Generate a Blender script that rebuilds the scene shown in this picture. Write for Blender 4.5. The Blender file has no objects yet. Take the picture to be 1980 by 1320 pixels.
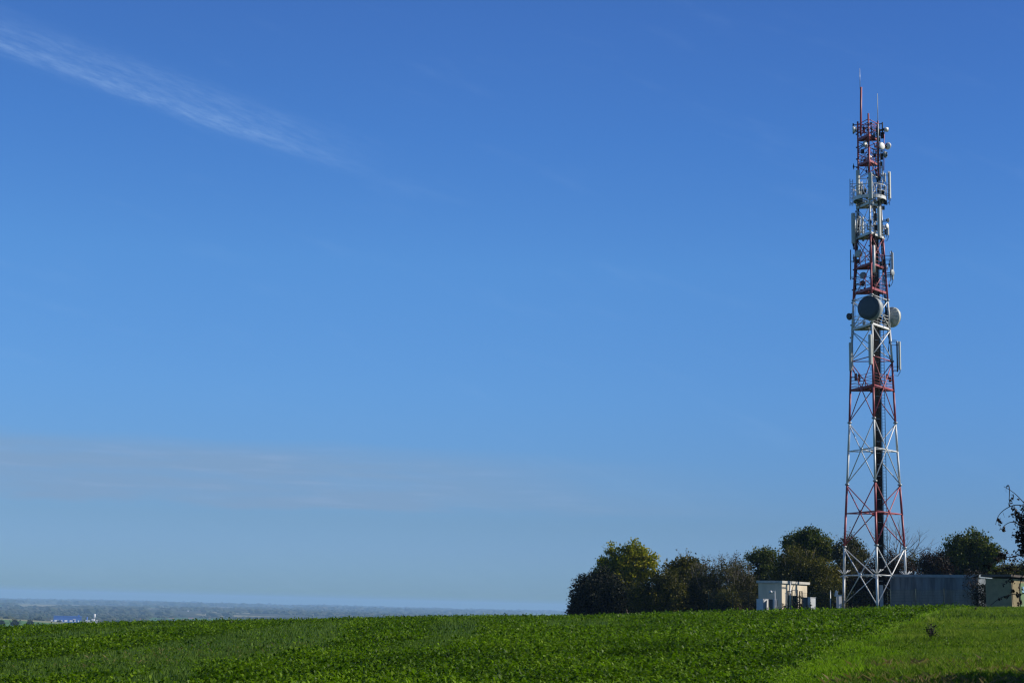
import bpy, math, random
import numpy as np
from mathutils import Vector, Matrix
from math import radians as rad, sin, cos, pi, tan, atan2, hypot, sqrt

random.seed(7)
rng = np.random.default_rng(7)
SC = bpy.context.scene
COL = SC.collection

# ------------------------------------------------------------------ camera
F = 2887.0                      # focal length in photo pixels (photo 1980 x 1320)
PITCH = math.atan(512 / F)
ROLL = rad(1.5)
EYE = Vector((0, 0, 1.7))
_f = Vector((0, cos(PITCH), sin(PITCH)))
_r0 = Vector((1, 0, 0))
_u0 = Vector((0, -sin(PITCH), cos(PITCH)))
CR = _r0 * cos(ROLL) + _u0 * sin(ROLL)
CU = _u0 * cos(ROLL) - _r0 * sin(ROLL)
cam = bpy.data.cameras.new('camera')
cam.sensor_width = 36.0
cam.lens = 36.0 * F / 1980
cam.clip_start = 0.5
cam.clip_end = 90000
camo = bpy.data.objects.new('camera', cam)
COL.objects.link(camo)
M3 = Matrix((CR, CU, -_f)).transposed()
camo.matrix_world = Matrix.Translation(EYE) @ M3.to_4x4()
SC.camera = camo


def ray(px, py):
    d = CR * (px - 990) + CU * (660 - py) + _f * F
    return d.normalized()


def at(px, py, D):
    """point on the ray through a photo pixel at horizontal distance D"""
    d = ray(px, py)
    return EYE + d * (D / hypot(d.x, d.y))


def eyeline(px):
    return 1172 + (px - 990) * tan(ROLL)


# ------------------------------------------------------------------ sun, sky
SUN_AZ = rad(88)                # clockwise from +Y
SUN_EL = rad(33)
sun = bpy.data.lights.new('sun', 'SUN')
sun.energy = 5.0
sun.angle = rad(0.53)
sun.color = (1.0, 0.93, 0.82)
suno = bpy.data.objects.new('sun', sun)
COL.objects.link(suno)
sd = Vector((sin(SUN_AZ) * cos(SUN_EL), cos(SUN_AZ) * cos(SUN_EL), sin(SUN_EL)))
suno.rotation_euler = sd.to_track_quat('Z', 'Y').to_euler()
suno.location = (60, 0, 80)

SC.view_settings.view_transform = 'Standard'
SC.view_settings.look = 'None'
SC.view_settings.gamma = 1
SC.view_settings.use_curve_mapping = False
SC.view_settings.exposure = 0.4

W = bpy.data.worlds.new("World")
SC.world = W
W.use_nodes = True
nt = W.node_tree
nt.nodes.clear()


class NG:
    """small node-tree helper"""
    def __init__(s, t):
        s.t = t

    def n(s, kind, **kw):
        x = s.t.nodes.new(kind)
        for k, v in kw.items():
            if k.startswith('i_'):
                x.inputs[int(k[2:])].default_value = v
            else:
                setattr(x, k, v)
        return x

    def l(s, a, b):
        s.t.links.new(a, b)

    def math(s, op, a, b=None, c=None, clamp=False):
        m = s.n('ShaderNodeMath', operation=op, use_clamp=clamp)
        for i, v in enumerate((a, b, c)):
            if v is None:
                continue
            if isinstance(v, (int, float)):
                m.inputs[i].default_value = v
            else:
                s.l(v, m.inputs[i])
        return m.outputs[0]

    def dot(s, v, w):
        m = s.n('ShaderNodeVectorMath', operation='DOT_PRODUCT')
        s.l(v, m.inputs[0])
        m.inputs[1].default_value = w
        return m.outputs['Value']

    def noise(s, vec, scale, detail=4, rough=.5):
        m = s.n('ShaderNodeTexNoise')
        m.inputs['Scale'].default_value = scale
        m.inputs['Detail'].default_value = detail
        m.inputs['Roughness'].default_value = rough
        if vec is not None:
            s.l(vec, m.inputs['Vector'])
        return m.outputs['Fac']

    def ramp(s, fac, stops, interp='LINEAR'):
        m = s.n('ShaderNodeValToRGB')
        cr = m.color_ramp
        cr.interpolation = interp
        while len(cr.elements) > 1:
            cr.elements.remove(cr.elements[-1])
        cr.elements[0].position = stops[0][0]
        cr.elements[0].color = tuple(stops[0][1]) + (1,)
        for p, c in stops[1:]:
            e = cr.elements.new(p)
            e.color = tuple(c) + (1,)
        s.l(fac, m.inputs[0])
        return m.outputs[0]

    def mix(s, fac, a, b, blend='MIX'):
        m = s.n('ShaderNodeMix', data_type='RGBA', blend_type=blend)
        for i, v in ((0, fac), (6, a), (7, b)):
            if isinstance(v, (int, float)):
                m.inputs[i].default_value = v
            elif isinstance(v, tuple):
                m.inputs[i].default_value = v + (1,) if len(v) == 3 else v
            else:
                s.l(v, m.inputs[i])
        return m.outputs[2]

    def smooth(s, v, a, b):
        m = s.n('ShaderNodeMapRange', interpolation_type='SMOOTHSTEP')
        s.l(v, m.inputs[0])
        m.inputs[1].default_value = a
        m.inputs[2].default_value = b
        return m.outputs[0]


def comb(g, x, y, z=0.0):
    c = g.n('ShaderNodeCombineXYZ')
    for i, v in enumerate((x, y, z)):
        if isinstance(v, (int, float)):
            c.inputs[i].default_value = v
        else:
            g.l(v, c.inputs[i])
    return c.outputs[0]


g = NG(nt)
sky = g.n('ShaderNodeTexSky', sky_type='NISHITA')
sky.sun_disc = False
sky.sun_elevation = SUN_EL
sky.sun_rotation = SUN_AZ
sky.altitude = 0
sky.air_density = 1.0
sky.dust_density = 0.3
sky.ozone_density = 3.0
tc = g.n('ShaderNodeTexCoord')
dirv = tc.outputs['Generated']
elev = g.math('ARCSINE', g.dot(dirv, (0, 0, 1)))
# clear polarised-looking autumn air: deepens the blue of the zenith side, softens the horizon glare
tint = g.ramp(g.math('MULTIPLY', elev, 1 / 1.2, clamp=True),
              [(0.0, (0.36, 0.58, 0.58)), (0.0033, (0.45, 0.74, 0.95)), (0.0085, (0.467, 0.79, 1.401)), (0.0173, (0.473, 0.792, 1.483)), (0.0288, (0.495, 0.786, 1.452)), (0.045, (0.506, 0.772, 1.298)), (0.1165, (0.591, 1.005, 1.56)), (0.1875, (0.628, 1.14, 1.714)), (0.2585, (0.551, 1.059, 1.742)), (0.322, (0.537, 0.986, 1.7)), (0.5, (0.42, 0.75, 1.25)), (0.7, (0.24, 0.42, 0.66)), (1.0, (0.2, 0.34, 0.52))])
az0 = g.math('ARCTAN2', g.dot(dirv, (1, 0, 0)), g.dot(dirv, (0, 1, 0)))
tint = g.mix(g.smooth(az0, -.15, .45), tint, g.mix(1.0, tint, (.74, .76, .80), 'MULTIPLY'))
skyc = g.mix(1.0, sky.outputs[0], tint, 'MULTIPLY')
# thin high cirrus streak: lies along a great circle through two directions
A, B = ray(-40, 62), ray(720, 322)
nrm = A.cross(B).normalized()
if nrm.z < 0:
    nrm = -nrm
tv = nrm.cross((A + B).normalized()).normalized()
if tv.x < 0:
    tv = -tv
cross = g.dot(dirv, tuple(nrm))
along = g.dot(dirv, tuple(tv))
uv = comb(g, g.math('MULTIPLY', along, 9), g.math('MULTIPLY', cross, 70))
wob = g.math('MULTIPLY', g.math('SUBTRACT', g.noise(uv, .5, 6, .65), .5), .016)
cr_ = g.math('ADD', cross, wob)
s0 = (ray(0, 75)).dot(tv)
s1 = (ray(720, 322)).dot(tv)
def strand(off, width):
    e = g.math('DIVIDE', g.math('SUBTRACT', cr_, off), width)
    return g.math('POWER', 2.718, g.math('MULTIPLY', g.math('MULTIPLY', e, e), -1.0))
fib = g.smooth(g.noise(comb(g, g.math('MULTIPLY', along, 55), g.math('MULTIPLY', g.math('ADD', cross, g.math('MULTIPLY', along, .04)), 300)), 1, 7, .68), .30, .72)
body = g.math('ADD', g.math('MULTIPLY', strand(-.0040, .0042), .75), g.math('MULTIPLY', strand(.0062, .0085), .45))
fade = g.math('SUBTRACT', 1.0, g.smooth(along, s0 + (s1 - s0) * .55, s1 + .035))
cirrus = g.math('MULTIPLY', g.math('MULTIPLY', body, fade), g.math('ADD', g.math('MULTIPLY', fib, .8), .25))
# faint second wisps across the middle of the sky
wv = comb(g, g.math('MULTIPLY', along, 7), g.math('MULTIPLY', cross, 34))
wisps = g.smooth(g.noise(wv, 1.3, 6, .6), .53, .85)
cirrus = g.math('ADD', g.math('MULTIPLY', cirrus, .27), g.math('MULTIPLY', wisps, .05))
# low flat veil of cloud above the plain
azv = g.math('ARCTAN2', g.dot(dirv, (1, 0, 0)), g.dot(dirv, (0, 1, 0)))
lu = comb(g, g.math('MULTIPLY', azv, 11), g.math('MULTIPLY', elev, 95), 3.0)
ln = g.noise(lu, .9, 6, .58)
elm = g.math('ADD', elev, g.math('MULTIPLY', g.math('SUBTRACT', ln, .5), .020))
e_lo = math.asin(ray(500, 975).z)
e_hi = math.asin(ray(500, 852).z)
ba = g.math('MULTIPLY', g.smooth(elm, e_lo - .003, e_lo + .003), g.math('SUBTRACT', 1.0, g.smooth(elm, e_hi - .012, e_hi + .004)))
bz = g.math('SUBTRACT', 1.0, g.smooth(g.math('ADD', azv, g.math('MULTIPLY', elev, 2.4)), .04, .40))
low = g.math('MULTIPLY', g.math('MULTIPLY', ba, bz), g.math('ADD', .62, g.math('MULTIPLY', g.smooth(ln, .36, .60), .38)))
lit = g.smooth(g.noise(comb(g, g.math('MULTIPLY', azv, 16), g.math('MULTIPLY', elev, 210), 9.0), .9, 5, .55), .5, .72)
lowcol = g.mix(g.math('MULTIPLY', lit, .6), (2.55, 4.1, 6.4), (3.3, 4.7, 7.1))
c1 = g.mix(g.math('MULTIPLY', low, .80, clamp=True), skyc, lowcol)
c2 = g.mix(cirrus, c1, (5.5, 8.0, 11.5))
bg = g.n('ShaderNodeBackground')
g.l(c2, bg.inputs[0])
bg.inputs[1].default_value = 0.0644
out = g.n('ShaderNodeOutputWorld')
g.l(bg.outputs[0], out.inputs[0])

SC.render.engine = 'CYCLES'
SC.cycles.use_denoising = True
SC.cycles.max_bounces = 6
SC.cycles.diffuse_bounces = 3
SC.cycles.transparent_max_bounces = 8
SC.cycles.volume_bounces = 1
SC.cycles.sample_clamp_indirect = 4
SC.cycles.pixel_filter_type = 'BLACKMAN_HARRIS'
SC.cycles.filter_width = 1.3


# ------------------------------------------------------------------ materials
def mat(name, rgb, rough=.6, metal=0.0, var=.12, vscale=3.0, spec=.4, rgb2=None, streak=None):
    m = bpy.data.materials.new(name)
    m.use_nodes = True
    g = NG(m.node_tree)
    p = m.node_tree.nodes['Principled BSDF']
    tc = g.n('ShaderNodeTexCoord')
    vec = tc.outputs['Object']
    if streak:
        mp = g.n('ShaderNodeMapping')
        g.l(vec, mp.inputs[0])
        mp.inputs['Scale'].default_value = streak
        vec = mp.outputs[0]
    f = g.noise(vec, vscale, 5, .6)
    if rgb2 is None:
        rgb2 = tuple(c * (1 - var * 2.2) for c in rgb)
    c = g.mix(g.smooth(f, .35, .7), tuple(rgb), tuple(rgb2))
    g.l(c, p.inputs['Base Color'])
    p.inputs['Roughness'].default_value = rough
    p.inputs['Metallic'].default_value = metal
    p.inputs['Specular IOR Level'].default_value = spec
    return m


def leafmat(name, cols, trans=.35, bigscale=.35, rough=.6, spec=.12):
    """foliage: colour varies per leaf and in broad patches; light also passes through"""
    m = bpy.data.materials.new(name)
    m.use_nodes = True
    g = NG(m.node_tree)
    g.t.nodes.clear()
    geo = g.n('ShaderNodeNewGeometry')
    nz = g.noise(geo.outputs['Position'], bigscale, 3, .55)
    f = g.math('ADD', g.math('MULTIPLY', geo.outputs['Random Per Island'], .55), g.math('MULTIPLY', g.math('SUBTRACT', nz, .27), .95), clamp=True)
    k = len(cols)
    c = g.ramp(f, [(i / (k - 1), col) for i, col in enumerate(cols)])
    p = g.n('ShaderNodeBsdfPrincipled')
    g.l(c, p.inputs['Base Color'])
    p.inputs['Roughness'].default_value = rough
    p.inputs['Specular IOR Level'].default_value = spec
    t = g.n('ShaderNodeBsdfTranslucent')
    g.l(g.mix(1.0, c, (1.15, 1.35, .5), 'MULTIPLY'), t.inputs[0])
    mx = g.n('ShaderNodeMixShader')
    mx.inputs[0].default_value = trans
    g.l(p.outputs[0], mx.inputs[1])
    g.l(t.outputs[0], mx.inputs[2])
    o = g.n('ShaderNodeOutputMaterial')
    g.l(mx.outputs[0], o.inputs[0])
    return m


MAT = dict(
    white=mat('white_paint', (.66, .66, .64), .45, var=.10, vscale=.9),
    red=mat('red_paint', (.36, .065, .08), .5, var=.14, vscale=.9),
    panel=mat('grey_white_plastic', (.46, .48, .44), .5, var=.06),
    radome=mat('white_radome', (.80, .79, .74), .5, var=.05),
    greydome=mat('grey_radome', (.24, .27, .28), .55, var=.06),
    darkdome=mat('dark_grey_radome', (.055, .068, .078), .55, var=.06),
    steel=mat('galvanised_steel', (.36, .38, .39), .45, metal=.5, var=.15),
    dark=mat('dark_metal', (.02, .02, .023), .7, var=.1, spec=.15),
    cable=mat('black_cable', (.007, .007, .009), .7, var=.1, spec=.08),
    box=mat('dark_grey_box', (.09, .09, .095), .5, var=.1),
    green=mat('green_fence_paint', (.006, .032, .025), .8, var=.1),
    cream=mat('cream_render', (.58, .50, .37), .8, var=.08, vscale=1.5, streak=(1, 1, .3)),
    roofslab=mat('concrete_slab', (.46, .44, .39), .8, var=.12),
    conc=mat('weathered_grey_cladding', (.15, .17, .185), .7, var=.27, vscale=1.3, streak=(1.2, 1.2, .18)),
    concedge=mat('grey_coping', (.20, .24, .27), .6, var=.1),
    cabin=mat('white_cabinet', (.50, .51, .52), .5, var=.06),
    olive=mat('pale_olive_render', (.29, .23, .12), .8, var=.10),
    brownroof=mat('brown_roof', (.10, .075, .06), .7, var=.2),
    door=mat('green_door', (.16, .24, .10), .6, var=.1),
    sign=mat('pale_blue_notice', (.25, .45, .55), .5, var=.05),
    bark=mat('bark', (.075, .06, .045), .9, var=.2, vscale=8),
    twig=mat('grey_twig', (.16, .14, .115), .9, var=.15, vscale=8),
    darktwig=mat('dark_twig', (.04, .03, .026), .9, var=.15, vscale=8),
    blue=mat('blue_cladding', (.035, .13, .48), .5, var=.05, vscale=.05),
    farwhite=mat('white_wall', (.6, .6, .6), .6, var=.02, vscale=.05),
    fartile=mat('tile_roof', (.30, .13, .08), .8, var=.1, vscale=.05),
    farglass=mat('pale_window', (.85, .88, .9), .3, var=.02, vscale=.05),
)
LM = dict(
    crop=leafmat('crop_leaf', [(.010, .026, .002), (.038, .082, .003), (.092, .165, .005), (.21, .32, .018)], .38, .30, .5, .12),
    fine=leafmat('weed_leaf', [(.045, .085, .014), (.075, .13, .022), (.12, .185, .035)], .25, .15, .7, .05),
    grass=leafmat('grass_blade', [(.045, .09, .006), (.10, .18, .010), (.17, .28, .014), (.24, .32, .03)], .4, .22, .7, .08),
    dry=leafmat('dry_blade', [(.06, .05, .02), (.13, .10, .04), (.22, .17, .08), (.12, .14, .04)], .3, .6),
    yellow=leafmat('yellowing_leaf', [(.03, .04, .004), (.12, .135, .008), (.28, .25, .012), (.45, .35, .02)], .35, .30),
    olive=leafmat('olive_leaf', [(.010, .012, .003), (.036, .040, .005), (.095, .086, .008), (.21, .16, .014)], .25, .30),
    dark=leafmat('dark_leaf', [(.004, .006, .003), (.010, .014, .006), (.022, .027, .010)], .15, .4),  # near-black leaf colour also carries the deep shade low in the tree row
    deep=leafmat('oak_leaf', [(.008, .014, .003), (.026, .040, .005), (.075, .095, .008), (.18, .16, .014)], .25, .35),
    greyish=leafmat('grey_green_leaf', [(.012, .014, .006), (.035, .036, .014), (.08, .075, .024), (.15, .13, .04)], .25, .4),
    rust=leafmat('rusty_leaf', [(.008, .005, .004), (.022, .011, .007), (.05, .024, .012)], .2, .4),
    brown=leafmat('brown_leaf', [(.012, .009, .008), (.03, .018, .013), (.05, .03, .02)], .2, .8),
    farwood=leafmat('far_wood', [(.018, .028, .018), (.03, .042, .022), (.05, .052, .03), (.075, .06, .035)], .1, .0012),
)


# ------------------------------------------------------------------ mesh helpers
WO = {}     # world origin of every object that parents others


class MB:
    def __init__(s):
        s.v, s.f, s.m, s.sm = [], [], [], []

    def quad(s, pts, mi=0, sm=False):
        b = len(s.v)
        s.v += [tuple(p) for p in pts]
        s.f.append(tuple(range(b, b + len(pts))))
        s.m.append(mi)
        s.sm.append(sm)

    def box(s, c, size, R=None, mi=0):
        """box centred on c with full size, axes from the 3x3 R (columns)"""
        c = Vector(c)
        if R is None:
            R = Matrix.Identity(3)
        b = len(s.v)
        for dz in (-.5, .5):
            for dx, dy in ((-.5, -.5), (.5, -.5), (.5, .5), (-.5, .5)):
                s.v.append(tuple(c + R @ Vector((dx * size[0], dy * size[1], dz * size[2]))))
        for q in ((3, 2, 1, 0), (4, 5, 6, 7), (0, 1, 5, 4), (1, 2, 6, 5), (2, 3, 7, 6), (3, 0, 4, 7)):
            s.f.append(tuple(b + i for i in q))
            s.m.append(mi)
            s.sm.append(False)

    def tube(s, pts, r, n=6, mi=0, cap=True, split=None):
        """tube through pts; r a number or list; split(z)->material index"""
        pts = [Vector(p) for p in pts]
        if not isinstance(r, (list, tuple)):
            r = [r] * len(pts)
        rings = []
        prev = None
        for i, p in enumerate(pts):
            a = pts[max(i - 1, 0)]
            c = pts[min(i + 1, len(pts) - 1)]
            t = (c - a)
            if t.length < 1e-9:
                t = Vector((0, 0, 1))
            t.normalize()
            if prev is None:
                ref = Vector((0, 0, 1)) if abs(t.z) < .9 else Vector((1, 0, 0))
                x = t.cross(ref).normalized()
            else:
                x = (prev - t * prev.dot(t)).normalized()
            prev = x
            y = t.cross(x)
            b = len(s.v)
            for k in range(n):
                a_ = 2 * pi * k / n
                s.v.append(tuple(p + (x * cos(a_) + y * sin(a_)) * r[i]))
            rings.append(b)
        for i in range(len(rings) - 1):
            a, b = rings[i], rings[i + 1]
            mm = mi
            if split:
                mm = split((pts[i].z + pts[i + 1].z) / 2)
            for k in range(n):
                s.f.append((a + k, a + (k + 1) % n, b + (k + 1) % n, b + k))
                s.m.append(mm)
                s.sm.append(True)
        if cap:
            for b, rev in ((rings[0], True), (rings[-1], False)):
                ix = list(range(b, b + n))
                s.f.append(tuple(ix[::-1] if rev else ix))
                s.m.append(mi if not split else split(pts[0].z if rev else pts[-1].z))
                s.sm.append(False)

    def lathe(s, c, axis, prof, n=20, mi=0, cap=True):
        """profile [(dist along axis, radius)] spun round the axis"""
        c = Vector(c)
        ax = Vector(axis).normalized()
        s.tube_rings([(c + ax * d, r) for d, r in prof], ax, n, mi, cap)

    def tube_rings(s, pr, ax, n, mi, cap):
        ref = Vector((0, 0, 1)) if abs(ax.z) < .9 else Vector((1, 0, 0))
        x = ax.cross(ref).normalized()
        y = ax.cross(x)
        rings = []
        for p, r in pr:
            b = len(s.v)
            for k in range(n):
                a_ = 2 * pi * k / n
                s.v.append(tuple(p + (x * cos(a_) + y * sin(a_)) * max(r, 1e-4)))
            rings.append(b)
        for i in range(len(rings) - 1):
            a, b = rings[i], rings[i + 1]
            for k in range(n):
                s.f.append((a + k, a + (k + 1) % n, b + (k + 1) % n, b + k))
                s.m.append(mi)
                s.sm.append(True)
        if cap:
            s.f.append(tuple(range(rings[0], rings[0] + n))[::-1])
            s.f.append(tuple(range(rings[-1], rings[-1] + n)))
            s.m += [mi, mi]
            s.sm += [False, False]

    def build(s, name, mats, parent=None, origin=None):
        if not isinstance(mats, (list, tuple)):
            mats = [mats]
        v = np.array(s.v, dtype=float)
        if origin is None:
            origin = Vector(((v[:, 0].min() + v[:, 0].max()) / 2, (v[:, 1].min() + v[:, 1].max()) / 2, v[:, 2].min()))
        origin = Vector(origin)
        me = bpy.data.meshes.new(name)
        me.from_pydata((v - np.array(origin)).tolist(), [], s.f)
        me.polygons.foreach_set('material_index', s.m)
        me.polygons.foreach_set('use_smooth', s.sm)
        for m in mats:
            me.materials.append(m)
        me.update()
        return link(name, me, parent, origin)


def link(name, me, parent, origin):
    o = bpy.data.objects.new(name, me)
    COL.objects.link(o)
    if parent is not None:
        o.parent = parent
        o.location = Vector(origin) - WO[parent.name]
    else:
        o.location = origin
    WO[o.name] = Vector(origin)
    return o


def quads(name, V, nq, material, parent=None, origin=(0, 0, 0), per=4):
    """one mesh from an (nq*per, 3) vertex array, every per vertices a face"""
    me = bpy.data.meshes.new(name)
    V = np.asarray(V, dtype=np.float32).reshape(-1, 3) - np.array(origin, dtype=np.float32)
    me.vertices.add(len(V))
    me.vertices.foreach_set('co', V.ravel())
    me.loops.add(nq * per)
    me.loops.foreach_set('vertex_index', np.arange(nq * per, dtype=np.int32))
    me.polygons.add(nq)
    me.polygons.foreach_set('loop_start', np.arange(0, nq * per, per, dtype=np.int32))
    me.materials.append(material)
    me.update(calc_edges=True)
    return link(name, me, parent, origin)


def empty(name, loc):
    return link(name, None, None, Vector(loc))


def tag(o, label=None, cat=None, group=None, kind=None):
    for k, v in (('label', label), ('category', cat), ('group', group), ('kind', kind)):
        if v:
            o[k] = v
    return o


# ------------------------------------------------------------------ terrain
RC = 88.0
crest_px = [(-300, 1222), (0, 1207), (150, 1201), (500, 1196), (700, 1191), (900, 1187), (1100, 1187), (1340, 1181), (1640, 1174), (1760, 1170), (1850, 1167), (1980, 1166), (2300, 1165)]
far_px = [(-300, 1152), (0, 1158), (300, 1163), (600, 1170), (900, 1178), (1100, 1182), (2300, 1215)]


def table(tab):
    az, e = [], []
    for px, py in tab:
        d = ray(px, py)
        az.append(atan2(d.x, d.y))
        e.append(d.z / hypot(d.x, d.y))
    return np.array(az), np.array(e)


AZC, EC = table(crest_px)
AZF, EF = table(far_px)


def H(x, y):
    x = np.asarray(x, dtype=float)
    y = np.asarray(y, dtype=float)
    r = np.hypot(x, y)
    az = np.arctan2(x, y)
    e = np.interp(az, AZC, EC)
    behind = np.clip((np.abs(az) - .6) / 1.2, 0, 1)
    e = e * (1 - behind) + -.01 * behind
    t = r / RC - 1
    k = np.where(t > 0, np.interp(az, [-.15, .05], [1.0, .42]), 1.0)
    z = 1.7 + e * np.minimum(r, 400) - 1.7 * k * t * t
    z += (.05 * np.sin(x * .31 + 1) * np.sin(y * .23) + .04 * np.sin(x * .11 - y * .17)) * np.clip(r / 30, 0, 1)
    z = z - .33 * np.clip(r / 55, 0, 1)
    ef = np.interp(az, AZF, EF)
    z20 = 1.7 + ef * 20000
    zp = np.interp(r, [0, 3000], [-53, -53]) + (z20 + 53) * np.clip((r - 3000) / 17000, 0, 1)
    zp += (3.0 * np.sin(x * .0021 + .5) * np.sin(y * .0017) + 2.0 * np.sin(x * .006 - y * .0043)) * np.clip((r - 1500) / 3000, 0, 1) * np.clip(1.4 - r / 16000, .2, 1)
    # gentle field-covered rise low on the left
    cx, cy = 2250 * sin(-.36), 2250 * cos(-.36)
    zp += 21 * np.exp(-(((x - cx) / 300) ** 2 + ((y - cy) / 420) ** 2))
    return np.maximum(z, zp) + 0.0


def ground_hit(px, py):
    """ground point seen at a photo pixel (near hill)"""
    d = ray(px, py)
    s = np.linspace(8, 260, 3000)
    hx = d.x / hypot(d.x, d.y) * s
    hy = d.y / hypot(d.x, d.y) * s
    zz = EYE.z + d.z / hypot(d.x, d.y) * s
    below = np.nonzero(zz <= H(hx, hy))[0]
    i = below[0] if len(below) else np.argmin(np.abs(s - RC))
    return np.array((hx[i], hy[i]))


def gp(px, D):
    """ground point under photo column px at distance D"""
    d = ray(px, eyeline(px))
    h = hypot(d.x, d.y)
    x, y = d.x / h * D, d.y / h * D
    return Vector((x, y, float(H(x, y))))


# boundary between crop and grass verge, in ground coordinates
VB = np.array([ground_hit(*p) for p in [(1440, 1335), (1500, 1305), (1560, 1278), (1640, 1243), (1700, 1222), (1760, 1200), (1810, 1184), (1850, 1174)]])
vend = VB[-1] + (VB[-1] - VB[-3]) / np.linalg.norm(VB[-1] - VB[-3]) * 260
vstart = VB[0] - (VB[2] - VB[0]) / np.linalg.norm(VB[2] - VB[0]) * 60
VBX = np.vstack([vstart[None], VB, vend[None]])


def verge(x, y):
    """signed sideways distance to the verge line: > 0 on the grass"""
    o = np.argsort(VBX[:, 1])
    return x - np.interp(y, VBX[o, 1], VBX[o, 0])


def vnoise(x, y, s, seed=0):
    """smooth value noise in [0,1]"""
    r = np.random.default_rng(seed).random((256, 256))
    X, Y = x / s, y / s
    i, j = np.floor(X).astype(int), np.floor(Y).astype(int)
    fx, fy = X - i, Y - j
    fx, fy = fx * fx * (3 - 2 * fx), fy * fy * (3 - 2 * fy)
    G = lambda a, b: r[a % 256, b % 256]
    return (G(i, j) * (1 - fx) + G(i + 1, j) * fx) * (1 - fy) + (G(i, j + 1) * (1 - fx) + G(i + 1, j + 1) * fx) * fy


def in_poly(x, y, P):
    c = np.zeros(x.shape, bool)
    for k in range(len(P)):
        x1, y1 = P[k]
        x2, y2 = P[(k + 1) % len(P)]
        if y1 == y2:
            continue
        c ^= ((y1 > y) != (y2 > y)) & (x < (x2 - x1) * (y - y1) / (y2 - y1) + x1)
    return c


# thin patches of the field where low weeds grow in place of the crop
_p = lambda L: np.array([ground_hit(*q) for q in L])
PATCH = [_p([(150, 1322), (330, 1300), (480, 1275), (640, 1240), (700, 1206), (690, 1199), (600, 1203), (470, 1222), (330, 1245), (140, 1268), (-40, 1290), (-40, 1322), (120, 1330)]),
         _p([(330, 1340), (470, 1292), (620, 1262), (700, 1244), (690, 1232), (560, 1250), (420, 1275), (300, 1300), (230, 1335)]),
         _p([(735, 1272), (780, 1248), (830, 1206), (860, 1198), (945, 1198), (925, 1240), (880, 1262)]),
         _p([(1020, 1205), (1100, 1199), (1230, 1199), (1180, 1212), (1060, 1216)]),
         _p([(0, 1252), (170, 1240), (330, 1221), (470, 1208), (400, 1206), (250, 1213), (110, 1226), (0, 1238)]),
         _p([(0, 1225), (120, 1218), (250, 1209), (150, 1207), (0, 1214)])]


def crop_density(x, y):
    wx = x + .5 * (vnoise(x, y, 2.2, 3) - .5) * 2
    wy = y + 1.4 * (vnoise(x, y, 3.0, 4) - .5) * 2
    d = np.ones(x.shape)
    for P in PATCH:
        d[in_poly(wx, wy, P)] = .03
    d *= .40 + .60 * np.clip((vnoise(x, y, 2.6, 5) + vnoise(x, y, 7, 6) - .55) * 2.2, 0, 1)
    return d


rr = np.concatenate([np.linspace(0.5, 20, 14), np.linspace(21, 170, 150), 170 * (26000 / 170) ** np.linspace(.012, 1, 190)])
azs = np.concatenate([np.linspace(-24, 24, 260), np.linspace(24, 336, 90)[1:-1]]) * pi / 180
RR, AA = np.meshgrid(rr, azs)
X, Y = RR * np.sin(AA), RR * np.cos(AA)
Z = H(X, Y)
na, nr = X.shape
verts = np.stack([X, Y, Z], -1).reshape(-1, 3)
verts = np.vstack([verts, [[0, 0, float(H(0.01, 0.01))]]])
faces = []
for a in range(na):
    b = (a + 1) % na
    for i in range(nr - 1):
        faces.append((a * nr + i, a * nr + i + 1, b * nr + i + 1, b * nr + i))
    faces.append((len(verts) - 1, a * nr, b * nr))
me = bpy.data.meshes.new('ground')
me.from_pydata(verts.tolist(), [], faces)
me.polygons.foreach_set('use_smooth', [True] * len(faces))
mg = bpy.data.materials.new('ground')
mg.use_nodes = True
g = NG(mg.node_tree)
p = mg.node_tree.nodes['Principled BSDF']
geo = g.n('ShaderNodeNewGeometry')
pos = geo.outputs['Position']
sep = g.n('ShaderNodeSeparateXYZ')
g.l(pos, sep.inputs[0])
dist = g.math('SQRT', g.math('ADD', g.math('POWER', sep.outputs[0], 2.0), g.math('POWER', sep.outputs[1], 2.0)))
# hill soil seen between the plants
n1 = g.noise(pos, .35, 6, .6)
hill = g.ramp(n1, [(.3, (.018, .05, .010)), (.5, (.03, .07, .015)), (.62, (.045, .075, .02)), (.75, (.09, .075, .04))])
# plain: woods with strips of pasture and plough
vo = g.n('ShaderNodeTexVoronoi')
mp = g.n('ShaderNodeMapping')
mp.inputs['Scale'].default_value = (.0022, .0011, 1)
g.l(comb(g, sep.outputs[0], sep.outputs[1], 0.0), mp.inputs[0])
g.l(mp.outputs[0], vo.inputs['Vector'])
vo.inputs['Scale'].default_value = 1
sx = g.n('ShaderNodeSeparateXYZ')
g.l(vo.outputs['Color'], sx.inputs[0])
wood = g.ramp(g.noise(pos, .004, 6, .65), [(.3, (.018, .03, .02)), (.5, (.04, .045, .025)), (.7, (.085, .06, .04))])
fld = g.ramp(sx.outputs[0], [(0, (.05, .11, .03)), (.45, (.09, .14, .05)), (.6, (.20, .18, .11)), (1, (.14, .16, .07))], 'CONSTANT')
isf = g.smooth(g.math('ADD', sx.outputs[1], g.math('MULTIPLY', g.noise(pos, .0004, 3, .5), .6)), 0.90, 0.93)
plain = g.mix(isf, wood, fld)
nearfld = g.ramp(g.noise(comb(g, g.math('MULTIPLY', sep.outputs[0], .0007), g.math('MULTIPLY', sep.outputs[1], .0042), 0.0), 1.0, 2, .4),
                 [(.30, (.07, .14, .035)), (.42, (.24, .21, .13)), (.5, (.07, .15, .04)), (.58, (.22, .21, .12)), (.66, (.10, .17, .05))], 'CONSTANT')
plain = g.mix(g.smooth(dist, 2450, 2700), nearfld, plain)
col = g.mix(g.smooth(dist, 400, 900), hill, plain)
g.l(col, p.inputs['Base Color'])
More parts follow.
